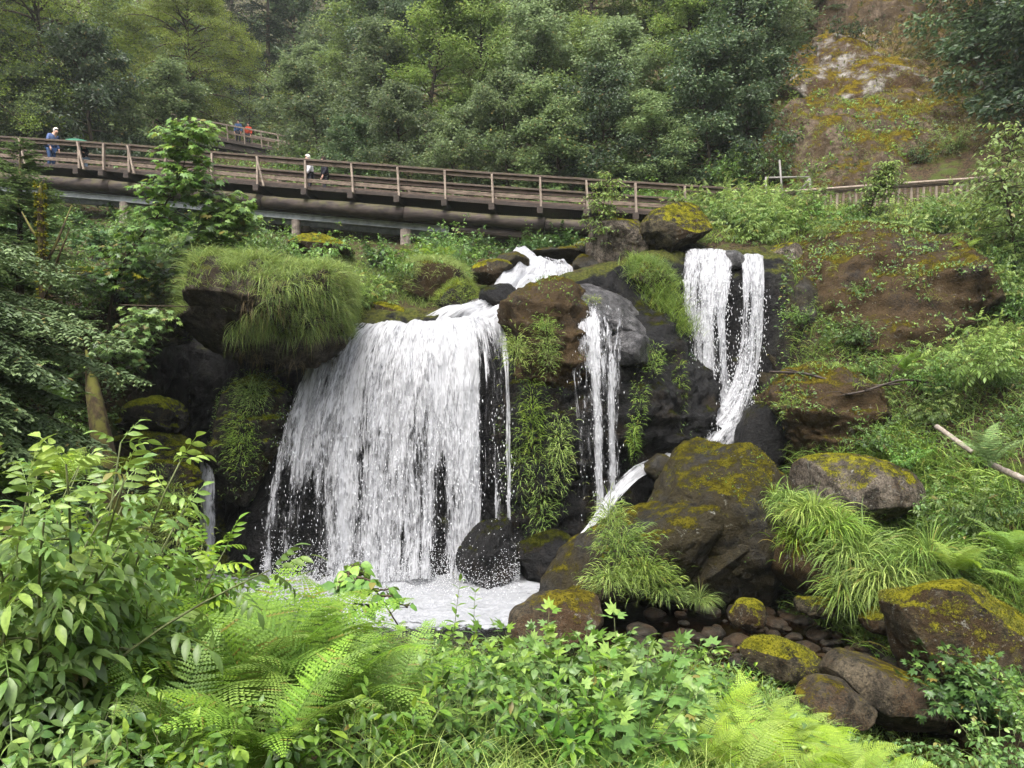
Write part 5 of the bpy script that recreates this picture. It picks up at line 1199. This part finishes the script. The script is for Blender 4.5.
# ferns of the middle ground
FR = shared_fronds(400, L_FERN, 4, (.75,1.2)); FRY = shared_fronds(410, L_FERNY, 4, (.7,1.15), .23); FRD = shared_fronds(420, leaf_mat('blue_green_fern', (.05,.095,.032), (.16,.26,.085), (.30,.42,.15), .3, .5, .25), 4, (.75,1.15), .16, 20)
for i, (px, py, Y, s, fr, lab) in enumerate([
    (990, 468, 13.7, 1.15, FRD, 'large pale green shuttlecock fern beside the fallen log on the right slope'),
    (1010, 560, 12.6, 1.0, FR, 'broad fern above the big gold mossy boulder'),
    (955, 575, 13.2, .9, FRY, 'yellow green fern in the long grass behind the gold mossy boulder'),
    (1035, 600, 12.0, .9, FR, 'fern at the right edge behind the gold mossy boulder'),
    (905, 372, 18.2, .75, FR, 'small fern below the brown mossy outcrop'),
    (958, 260, 20.6, .9, FRY, 'fern on the crest right of the brown mossy outcrop'),
    (925, 268, 20.8, .8, FR, 'fern on the shoulder of the brown mossy outcrop'),
    (800, 528, 15.6, .7, FRD, 'fern drooping over the brown boulder by the stream'),
    (440, 268, 22.6, .95, FRY, 'yellow green fern on the shaggy boulder left of the upper stream'),
    (418, 262, 23.2, .85, FRY, 'fern at the foot of the right concrete pier'),
    (380, 288, 22.0, .7, FR, 'fern above the yellow mossy lip rock'),
    (60, 410, 14.0, .8, FR, 'fern under the drooping spruce branches'),
    (20, 500, 11.5, 1.0, FR, 'fern standing behind the tall elder shrub at the left edge'),
    (62, 492, 10.2, 1.0, FRY, 'tall bright fern standing behind the elder shrub'),
    (930, 610, 12.9, .6, FR, 'small fern hugging the gold mossy boulder')]):
    fern(fr, lab, W(px, py, Y), s, 11, 500+i)
# logs and sticks
def log_thing(name, label, pts, r0, r1, mat, seed, cat='log', twigs=0):
    b = W(*pts[0]); P = pchip(np.array([W(*p)-b for p in pts]), 5); mb = MB(); mb.tube(P, np.linspace(r0,r1,len(P)), 9, jit=.07, seed=seed); t = thing(name, label, cat, b); link('trunk', mb.mesh('trunk', mat), t)
    r_ = np.random.RandomState(seed)
    for k in range(twigs):
        i = r_.randint(2,len(P)-1); d = nrm(r_.normal(size=3)*[1,.6,.6]+[0,0,.2]); mb = MB(); Q = stem_curve(P[i], d, r_.uniform(.4,.9), .3, 5, r_, .12); mb.tube(Q, np.linspace(r0*.45,.006,5), 5); link('twig', mb.mesh('twig', mat), t)
M_GLOG = wood_mat('grey_bare_log', (.15,.125,.10), (.36,.31,.26), scale=(8,8,8), dirt_amt=.4)
log_thing('fallen_log', 'bare grey log end poking out below the large fern on the right slope', [(1034,484,13.2),(1012,474,13.6),(990,464,14.0)], .06, .055, M_GLOG, 1)
log_thing('fallen_log', 'bare grey log lying on the right slope left of the large fern', [(936,426,15.6),(946,433,15.4),(958,442,15.2),(972,452,15.0)], .052, .048, M_GLOG, 2)
log_thing('fallen_branch', 'dark dead branch lying across the foot of the brown mossy outcrop', [(770,372,19.2),(800,373,18.6),(830,380,18.2),(862,386,17.9),(900,384,17.8)], .035, .025, M_DARKW, 3, 'branch', 5)
log_thing('fallen_branch', 'shorter dark dead branch with twigs below the long one', [(838,396,17.8),(865,391,17.6),(905,380,17.6),(935,384,17.7)], .03, .02, M_DARKW, 4, 'branch', 6)
log_thing('fallen_branch', 'thin straight stick spanning the gap beside the grass capped overhang', [(120,305,17.4),(160,306,17.3),(222,307,17.2)], .014, .009, M_STEMB, 5, 'stick', 0)
# ------------------------------------------------------------------ grass, moss tufts, ground cover
rs = np.random.RandomState(41)
OV = 'dark grey brown boulder with a shaggy grass cap overhanging the black hollow'
P, N = on_rock(rs, OV, 15000, lambda c, n: (n[:,2] > .30)); cl_ = fbm(P*1.8, 3); k = rs.rand(len(P)) < sstep(-.45,.1,cl_); P, N, cl_ = P[k], N[k], cl_[k]
N = nrm(N + [0,-.2,.4]); k = rs.rand(len(P)) < .5
for m_, k in ((L_GRASSY, k), (L_GRASS, ~k)): grass_obj('cap_grass', m_, P[k], N[k], .30 + .30*sstep(-.2,.35,cl_[k]), .010, 1, droop=1.1, lean=.75, wind=np.array([0,-.2,0]), seg=5)
P, N = on_rock(rs, OV, 13000, lambda c, n: (n[:,1] < .3) & (CX+c[:,0]/c[:,1]*F > 246+20*np.sin(c[:,2]*4)) & (CY-c[:,2]/c[:,1]*F < 336)); cl_ = fbm(P*2.2+5, 3); k = rs.rand(len(P)) < sstep(-.5,.0,cl_); P, N, cl_ = P[k], N[k], cl_[k]; k = rs.rand(len(P)) < .4
for m_, k in ((L_GRASSY, k), (L_GRASS, ~k)): grass_obj('cap_grass', m_, P[k], N[k], .35 + .3*sstep(-.1,.4,cl_[k]), .009, 2, droop=1.7, hang=.8, seg=5)
P, N = on_rock(rs, OV, 2500, lambda c, n: (n[:,1] < .3) & (CX+c[:,0]/c[:,1]*F > 240)); k = fbm(P*2+8, 3) > .05; P, N = P[k], N[k]; grass_obj('cap_grass', leaf_mat('dry_grass_blades', (.07,.05,.02), (.17,.125,.05), (.30,.24,.11), .2, .7, .2), P, N, .45, .008, 4, droop=1.9, hang=1.0, seg=5)
# ragged tuft strip on the lip between overhang and stream
P, N = on_terrain(rs, 7000, 8.6, 9.7, 230, 470); grass_obj('plateau_grass', L_GRASS, P, N, .38, .011, 3, droop=1.0, lean=.6)
for lab, n, L_, m in (('shaggy brown and green mossy boulder left of the upper stream', 4200, .34, L_GRASSY), ('green mossy rock hugging the upper stream', 1800, .26, L_GRASSY), ('yellow mossy boulder beside the grass capped overhang', 2000, .28, L_GRASSY),
                      ('yellow mossy rock beneath the bright grass strip', 2600, .45, L_GRASS)):
    P, N = on_rock(rs, lab, n, lambda c, n_: n_[:,2] > .0); grass_obj('rock_grass', m, P, N, L_, .009, n, droop=1.3, lean=.6, hang=.3)
# bright grass strip right of the slab
def strip(pts, n, wid, seed):
    r_ = np.random.RandomState(seed); K = pchip(np.array([W(*p) for p in pts]), 8); i = r_.randint(0,len(K),n); return K[i] + r_.normal(size=(n,3))*[wid,.15,wid*.35]
P = strip([(638,262,21.6),(655,285,21.2),(668,310,20.9),(676,335,20.6)], 4200, .26, 5); grass_obj('strip_grass', L_GRASS, P, np.tile([0,-.3,.9],(len(P),1)), .42, .010, 6, droop=1.0, lean=.6, hang=.2)
# tufts hanging on the dark cliff and the buttress
def tuft(name, px, py, Y, n, wid, hgt, L_, seed, mat=L_GRASS, hang=.9, w=.017):
    r_ = np.random.RandomState(seed); c = W(px,py,Y); P = c + r_.normal(size=(n,3))*[wid,.08,hgt]; return grass_obj(name, mat, P, np.tile([0,-.8,.35],(n,1)), L_, w, seed, droop=1.3, hang=hang, lean=.7)
for i, a in enumerate([(516,350,18.75,1100,.16,.22,.28),(548,350,18.6,900,.13,.28,.28),(545,325,18.8,500,.12,.12,.22),(532,420,18.9,1100,.16,.55,.36),(560,450,18.85,900,.14,.5,.36),(542,500,19.0,900,.18,.55,.36),
        (634,438,18.85,420,.06,.22,.30),(680,390,19.9,420,.06,.4,.30),(678,430,19.9,300,.05,.3,.28),(655,360,19.3,450,.12,.2,.24),(520,470,18.95,500,.15,.4,.36),(640,400,18.95,300,.1,.3,.24),(592,300,20.0,200,.1,.06,.2),
        (250,395,18.6,1500,.22,.22,.30),(240,440,18.5,1400,.18,.35,.30),(170,500,16.7,900,.25,.18,.28),(172,535,16.4,1500,.30,.22,.30),(140,470,17.2,600,.3,.1,.24)]):
    tuft('cliff_grass', *a[:3], int(a[3]*.55), *a[4:6], a[6]*.72, seed=50+i, mat=L_GRASS if i % 4 else L_GRASSY)
# big tuft of grass on the huge mossy boulder
for i, a in enumerate([(622,545,15.2,700,.26,.24,.26),(610,520,15.5,500,.16,.22,.24),(645,575,14.9,900,.30,.16,.28),(612,580,14.9,500,.24,.12,.28),(665,592,14.9,400,.2,.08,.24)]):
    tuft('boulder_grass', *a, seed=80+i, mat=(L_GRASS, L_GRASSY)[i % 2], hang=.4)
# long grass on the right slope and banks
def field(name, n, r0, r1, p0, p1, L_, w, seed, mat, **kw):
    r_ = np.random.RandomState(seed); P, N = on_terrain(r_, n, r0, r1, p0, p1); return grass_obj(name, mat, P, N, L_, w, seed, **kw)
field('long_grass', 9000, 5.7, 7.5, 800, 1120, .80, .030, 90, L_GRASS, droop=1.0, lean=.5, seg=5)
field('slope_grass', 8000, 7.2, 9.0, 790, 1150, .42, .020, 91, L_GRASS, droop=1.0, lean=.6)
field('slope_grass', 7000, 8.9, 10.4, 640, 1150, .42, .022, 92, L_GRASSY, droop=1.0, lean=.6)
for k_, (px, py, Y, n, wx, wz, L_) in enumerate([(792,505,15.6,500,.16,.10,.5),(815,515,15.0,600,.24,.10,.55),(838,532,14.6,500,.2,.12,.55),(800,540,14.9,300,.16,.14,.5),(862,560,14.2,700,.30,.16,.75),(895,585,13.7,600,.3,.14,.75),(850,592,13.9,400,.16,.14,.7),(930,560,13.8,500,.4,.14,.7),(775,500,16.0,200,.12,.08,.4)]):
    tuft('bank_grass', px, py, Y, n, wx, wz, L_, 300+k_, (L_GRASS, L_GRASSY)[k_ % 4 == 1], .35, .022)
tuft('bank_grass', 700, 600, 15.3, 300, .10, .03, .40, 95, L_GRASS, .2, .010)
field('hill_grass', 16000, 11.4, 13.2, 770, 1100, .55, .03, 96, leaf_mat('dry_hill_grass', (.05,.045,.015), (.13,.105,.035), (.22,.20,.07), .2, .7, .2), droop=1.2, lean=.7)
# ground cover of small leaves
def cover(name, n, r0, r1, p0, p1, s, seed, mat, T=LEAF3, h=.12, keep=None):
    r_ = np.random.RandomState(seed); P, N = on_terrain(r_, n, r0, r1, p0, p1); d = fbm(P*.9+seed, 3); k = r_.rand(n) < sstep(-.35,.15,d); P, N = P[k], N[k]
    if keep is not None: k = keep(CX+P[:,0]/P[:,1]*F, CY-P[:,2]/P[:,1]*F); P, N = P[k], N[k]
    n = len(P); mb = MB(); P = P + N*(r_.rand(n,1)*h)
    mb.leaves(T[0], T[1], P, frames(nrm(r_.normal(size=(n,3))*[1,1,.3]+[0,0,.15]), nrm(N+r_.normal(size=(n,3))*.4+[0,-.2,.3])), s*r_.uniform(.5,1.2,n), r_.rand(n))
    return tag(link(name, mb.mesh(name, mat, False)), kind='stuff')
cover('ground_cover', 26000, 1.0, 4.2, -200, 1250, .10, 100, L_BRAM, LEAF3, .25)
cover('ground_cover', 16000, 5.6, 9.0, 780, 1150, .10, 101, L_BRAM, LEAF3, .16)
cover('ground_cover', 14000, 8.6, 10.8, -150, 1150, .12, 102, L_MAPLE, LEAF3, .2, lambda x, y: ~((x > 470) & (x < 600) & (y > 250)))
cover('ground_cover', 12000, 5.2, 8.8, -250, 120, .11, 103, L_DGRN, LEAF3, .2)
cover('undergrowth', 24000, 10.6, 12.4, -200, 1150, .22, 104, L_BRAM, LEAF3, .5, lambda x, y: x < 830)
cover('undergrowth', 30000, 12.2, 14.0, -200, 800, .42, 105, L_TREE, LEAF3, 1.2)
cover('hill_cover', 5000, 11.4, 13.4, 790, 1100, .22, 106, L_DARKT, LEAF3, .25)
# twigs of moss on the big rocks
def mossy(label, n, s, seed, mat=L_MOSSG, nz=.25, thr=-.1):
    r_ = np.random.RandomState(seed); P, N = on_rock(r_, label, n, lambda c, nn: nn[:,2] > nz); k = fbm(P*1.6+seed, 3) > thr; P, N = P[k], N[k]; m = len(P)
    mb = MB(); mb.leaves(LEAF3[0], LEAF3[1], P, frames(nrm(N*.6+r_.normal(size=(m,3))), nrm(N+r_.normal(size=(m,3))*.5)), s*r_.uniform(.5,1.3,m), r_.rand(m)); tag(link('moss', mb.mesh('moss', mat, False)), kind='stuff')
for i, (lab, n, s, m, nz, thr) in enumerate([
    ('big gold mossy boulder on the stream bank above the dark green shrub', 22000, .026, L_MOSSG, .3, -.05),
    ('huge olive brown mossy boulder sloping into the pool below the twin falls', 16000, .030, L_MOSSG, .35, .05),
    ('pink grey topped boulder with gold moss above the long grass', 4000, .03, L_MOSSG, .3, .05),
    ('brown perched boulder with gold moss under the footbridge', 1500, .04, L_MOSSG, .4, -.1), ('tilted perched boulder with gold moss cap and dark underside', 1500, .04, L_MOSSG, .4, -.2),
    ('large brown mossy outcrop with hanging plants above the fallen branches', 9000, .045, L_MOSSG, .0, .12),
    ('rounded brown outcrop with a pale wet patch below the fallen branches', 5000, .04, L_MOSSG, .1, .1),
    ('flat topped rock with a bright yellow moss blanket in the trees', 3000, .04, L_MOSSG, .2, -.3),
    ('lowest thick mossy ledge beside the little trickle', 3500, .03, L_MOSSG, .0, -.3), ('middle green mossy ledge beside the little trickle', 3500, .03, L_MOSSG, .0, -.3), ('upper green mossy ledge beside the little trickle', 3000, .03, L_MOSSG, .0, -.3),
    ('long low rock with yellow moss damming the stream above the small spill', 5000, .022, L_MOSSG, .1, -.1)]): mossy(lab, n, s, 120+i, m, nz, thr)

# small leaves and tufts growing on the rocks
def rock_cover(label, n, s, seed, mat, thr, nz=-.2):
    r_ = np.random.RandomState(seed); P, N = on_rock(r_, label, n, lambda c, nn: (nn[:,2] > nz) & (nn[:,1] < .5)); k = fbm(P*1.1+seed, 3) > thr; P, N = P[k], N[k]; m = len(P); mb = MB()
    mb.leaves(LEAF3[0], LEAF3[1], P + N*r_.rand(m,1)*.12, frames(nrm(r_.normal(size=(m,3))+N*.4), nrm(N+r_.normal(size=(m,3))*.4+[0,-.2,.4])), s*r_.uniform(.5,1.2,m), r_.rand(m)); tag(link('rock_cover', mb.mesh('rock_cover', mat, False)), kind='stuff')
for i, (lab, n, s, m, thr) in enumerate([('large brown mossy outcrop with hanging plants above the fallen branches', 14000, .09, L_BRAM, .08), ('large brown mossy outcrop with hanging plants above the fallen branches', 6000, .08, L_MAPLE, .16),
    ('rounded brown outcrop with a pale wet patch below the fallen branches', 5000, .08, L_BRAM, .08), ('dark rock flank on the right side of the twin falls', 2500, .06, L_BRAM, .12), ('dark wet rock wall between the broad cascade and the twin falls', 6000, .06, L_DGRN, .2),
    ('dark dripping lower rock wall under the brown mossy buttress', 4500, .06, L_BRAM, .05), ('brown mossy rock buttress with green tufts on the right edge of the broad cascade', 2500, .06, L_BRAM, .12), ('mossy rock shoulder between the little trickle and the broad cascade', 3500, .06, L_BRAM, .0),
    ('huge olive brown mossy boulder sloping into the pool below the twin falls', 2500, .04, L_BRAM, .25), ('rounded ochre rock shoulder above the picket railing', 5000, .14, L_BRAM, .14), ('pale patched rock outcrop with gold moss high on the ochre slope', 2500, .14, L_MOSSG, .1)]): rock_cover(lab, n, s, 160+i, m, thr)
for i, (lab, n, thr) in enumerate([('large brown mossy outcrop with hanging plants above the fallen branches', 7000, .18), ('rounded ochre rock shoulder above the picket railing', 6000, .0), ('pale patched rock outcrop with gold moss high on the ochre slope', 3500, .1), ('brown rock ledge right of the rounded ochre shoulder', 4000, .0), ('rounded brown outcrop with a pale wet patch below the fallen branches', 4000, .1)]):
    P, N = on_rock(rs, lab, n, lambda c, nn: (nn[:,2] > .05) & (nn[:,1] < .4)); k = fbm(P*1.3+i*7, 3) > thr; P, N = P[k], N[k]; grass_obj('rock_grass', L_GRASSY, P, N, .32, .010, 200+i, droop=1.4, hang=.4, lean=.6)
# ------------------------------------------------------------------ foreground bank
rs = np.random.RandomState(61)
EL_ = [shrub(600, 1.62, .9, 12, COMP5, .31, 9, .35, True, .35, M_STEM, L_ELD, .18, .013, 4, .35), shrub(601, 1.42, .85, 11, COMP7, .34, 8, .4, True, .35, M_STEM, L_ELD, .2, .012, 3, .35)]
for i, (px, Y, v, s, lab) in enumerate([(52, 4.1, 0, 1.0, 'tall elder shrub with yellow green shoots at the left edge'), (150, 4.9, 1, .78, 'elder shrub with broad leaves beside the tall elder'), (-40, 3.6, 1, 1.0, 'elder shrub partly beyond the left edge'),
        (105, 5.6, 0, .80, 'elder shrub behind the tall elder, before the green ledges'), (-10, 5.6, 0, .95, 'elder shrub behind the left edge shrubs')]):
    two_part('elder_shrub', lab, 'shrub', EL_[v], dropp(px, Y, -.05), i*2.1, s)
# small-leaved bushes
FS = [shrub(610, .85, .6, 14, TERN, .27, 6, .6, True, .3, M_STEM, L_BRAM, .2, .006, 3), shrub(611, .95, .55, 12, LEAF, .17, 8, .5, True, .3, M_STEM, L_BRAM, .15, .006, 4),
      shrub(612, .9, .6, 13, PALM, .23, 6, .6, True, .25, M_STEM, L_MAPLE, .2, .006, 2), shrub(613, .8, .5, 13, LEAF, .15, 8, .5, True, .3, M_STEM, L_ELD, .15, .006, 3)]
ROWS = {
 'in the corner under the elder shrubs': [(20,2.9,3,.75),(85,2.9,1,.7),(150,3.2,3,.7),(205,3.3,0,.6),(60,3.3,0,.7)],
 'along the bottom edge below the large ferns': [(330,3.6,1,.6),(400,4.1,3,.7),(452,4.5,1,.7)],
 'between the large ferns and the pool': [(235,7.0,1,1.0),(300,8.2,2,.7),(360,7.4,0,.6),(430,7.2,2,.55),(478,6.2,0,.75),(440,5.6,1,.62)],
 'in the clump before the speckled boulder': [(505,5.4,0,.85),(545,6.4,2,.95),(590,6.2,0,1.0),(630,6.0,2,1.05),(575,5.0,1,.9),(625,5.0,2,.85),(528,7.6,2,.8),(655,7.0,0,.9)],
 'on the bank left of the pool': [(160,8.6,1,1.1),(95,8.8,0,1.1),(215,9.6,2,1.0),(20,8.6,1,1.1),(265,10.4,0,.9)],
 'near the stream edge behind the pale ferns': [(690,9.2,1,.75),(730,8.8,3,.7)]}
words = {0:'three leaved bramble bush', 1:'small leaved green bush', 2:'lobed leaf bush', 3:'light green leafy plant'}
for where, l in ROWS.items():
    l = sorted(l)
    for (px, Y, v, s), o in zip(l, ordinals(len(l))):
        two_part('leafy_plant', '%s %s, %s' % (words[v], where, o), 'plant', FS[v], dropp(px, Y, -.05), rs.uniform(0,6.3), s)
# ferns
FRF = [frond_geo(620+k, 1.0, .8+.15*k, 34, .21).mesh('frond', L_FERN, False) for k in range(4)]; FRP = [frond_geo(630+k, 1.0, .65+.16*k, 32, .23).mesh('frond', L_FERNY, False) for k in range(4)]
G1 = [(255,4.6,1.35,12),(335,4.6,1.25,12),(300,5.4,1.35,12),(215,5.4,1.25,11),(392,4.8,.95,11),(175,3.9,.95,10),(280,3.7,.95,11)]
for (px, Y, s, n), o in zip(sorted(G1), ordinals(len(G1))): fern(FRF, 'large arching fern of the clump before the broad cascade, %s' % o, dropp(px, Y, -.03), s, n, int(px), 'ferns before the broad cascade', tilt=.20)
G2 = [(690,5.4,.75,11),(735,5.2,.75,11),(780,5.6,.75,11),(820,6.4,.7,11),(760,6.6,.8,11),(705,6.7,.8,11),(850,5.8,.65,10),(880,7.0,.65,10),(800,7.6,.7,10)]
for (px, Y, s, n), o in zip(sorted(G2), ordinals(len(G2))): fern(FRP, 'pale yellow green fern of the clump before the stream, %s' % o, dropp(px, Y, -.05), s, n, int(px)+7, 'pale ferns before the stream', tilt=-.05)
G3 = [(720,4.4,.6,10),(790,4.6,.6,10),(850,4.7,.55,10),(905,5.2,.55,10)]
for (px, Y, s, n), o in zip(sorted(G3), ordinals(len(G3))): fern(FRP, 'pale low fern along the bottom edge right of the lobed bushes, %s' % o, dropp(px, Y, -.1), s, n, int(px)+9, 'low ferns along the bottom edge')
# thin upright stalks in front of the pool
for px, Y, h, lab in ((472, 6.6, 1.15, 'thin upright leafy stalk rising in front of the foaming pool'), (448, 6.4, .95, 'shorter upright leafy stalk left of the thin tall stalk')):
    two_part('leafy_stalk', lab, 'plant', shrub(int(px), h, .05, 1, LEAF, .11, 9, .1, False, .2, M_STEM, L_ELD, .45, .005), dropp(px, Y, 0), 0, 1.0)
# lime sprig hanging out over the pool
b0 = W(330, 640, 6.4); b0[2] = ground_z(b0[0], b0[1])
two_part('lime_sapling', 'lime sapling with a dark drooping twig against the white pool', 'sapling', sapling(640, b0, [b0, b0+[.05,0,.55], W(345,575,6.3), W(372,588,6.2), W(398,625,6.15)], 16, .105, 9, L_MAPLE, leaf_T(.72, prof=(.3,.95,1,.7,.3,0)), (.12,.3), 1.0, .011), b0)
# grasses of the bank
field('bank_grass', 5200, 1.6, 3.4, -60, 1120, .42, .008, 130, L_GRASS, droop=.9, lean=.5, seg=5)
field('bank_grass', 2600, 1.6, 2.6, 430, 640, .55, .008, 131, L_GRASSY, droop=.8, lean=.5, seg=5)
field('bank_grass', 7000, 3.0, 4.3, 300, 1000, .40, .009, 132, L_GRASS, droop=1.0, lean=.5, seg=4)
field('bank_grass', 4500, 3.2, 5.0, 840, 1120, .35, .010, 133, L_GRASS, droop=1.0, lean=.5, seg=4)
# ------------------------------------------------------------------ camera, light, sky
cam = bpy.data.cameras.new('camera'); cam.sensor_width = 36; cam.lens = 36*F/1024; cam.clip_end = 1000; cam.clip_start = .05
co = bpy.data.objects.new('camera', cam); COL.objects.link(co); co.rotation_euler = (R(90), 0, 0); SC.camera = co
wd = bpy.data.worlds.new('World'); SC.world = wd; wd.use_nodes = True; nt = wd.node_tree
sky = nt.nodes.new('ShaderNodeTexSky'); sky.sky_type = 'NISHITA'; sky.sun_disc = False
EL, AZ = 62, 200
sky.sun_elevation = R(EL); sky.sun_rotation = R(AZ); sky.air_density = 1.0; sky.dust_density = 6.0; sky.ozone_density = 1.0
bg = nt.nodes['Background']; hs = nt.nodes.new('ShaderNodeHueSaturation'); hs.inputs['Saturation'].default_value = .45
nt.links.new(sky.outputs[0], hs.inputs['Color']); nt.links.new(hs.outputs[0], bg.inputs[0]); bg.inputs[1].default_value = .15
sl = bpy.data.lights.new('sun', 'SUN'); sl.energy = 1.4; sl.angle = R(35); sl.color = (1, .97, .92)
so = bpy.data.objects.new('sun', sl); COL.objects.link(so)
d = Vector((math.sin(R(AZ))*math.cos(R(EL)), math.cos(R(AZ))*math.cos(R(EL)), math.sin(R(EL))))
so.rotation_euler = d.to_track_quat('Z', 'Y').to_euler()
SC.view_settings.view_transform = 'Standard'; SC.view_settings.look = 'None'; SC.view_settings.gamma = 1; SC.view_settings.exposure = 1.62
cy = SC.cycles; cy.max_bounces = 6; cy.diffuse_bounces = 3; cy.glossy_bounces = 2; cy.transmission_bounces = 3; cy.transparent_max_bounces = 12
cy.use_denoising = True; cy.denoiser = 'OPENIMAGEDENOISE'; cy.sample_clamp_indirect = 6; cy.caustics_reflective = False; cy.caustics_refractive = False
cy.use_adaptive_sampling = True; cy.adaptive_threshold = .02
cy.volume_bounces = 1
# ---- damp air
hz = NT('haze'); hv = hz.n('VolumePrincipled', {'Color': (.86,.90,.92,1), 'Density': .0004, 'Anisotropy': .2}).outputs[0]
hz.t.links.new(hv, hz.out.inputs[1])
mb = MB(); mb.box((0, 85, 60), (420, 210, 136)); tag(link('haze', mb.mesh('haze', hz.m, False)), kind='stuff')
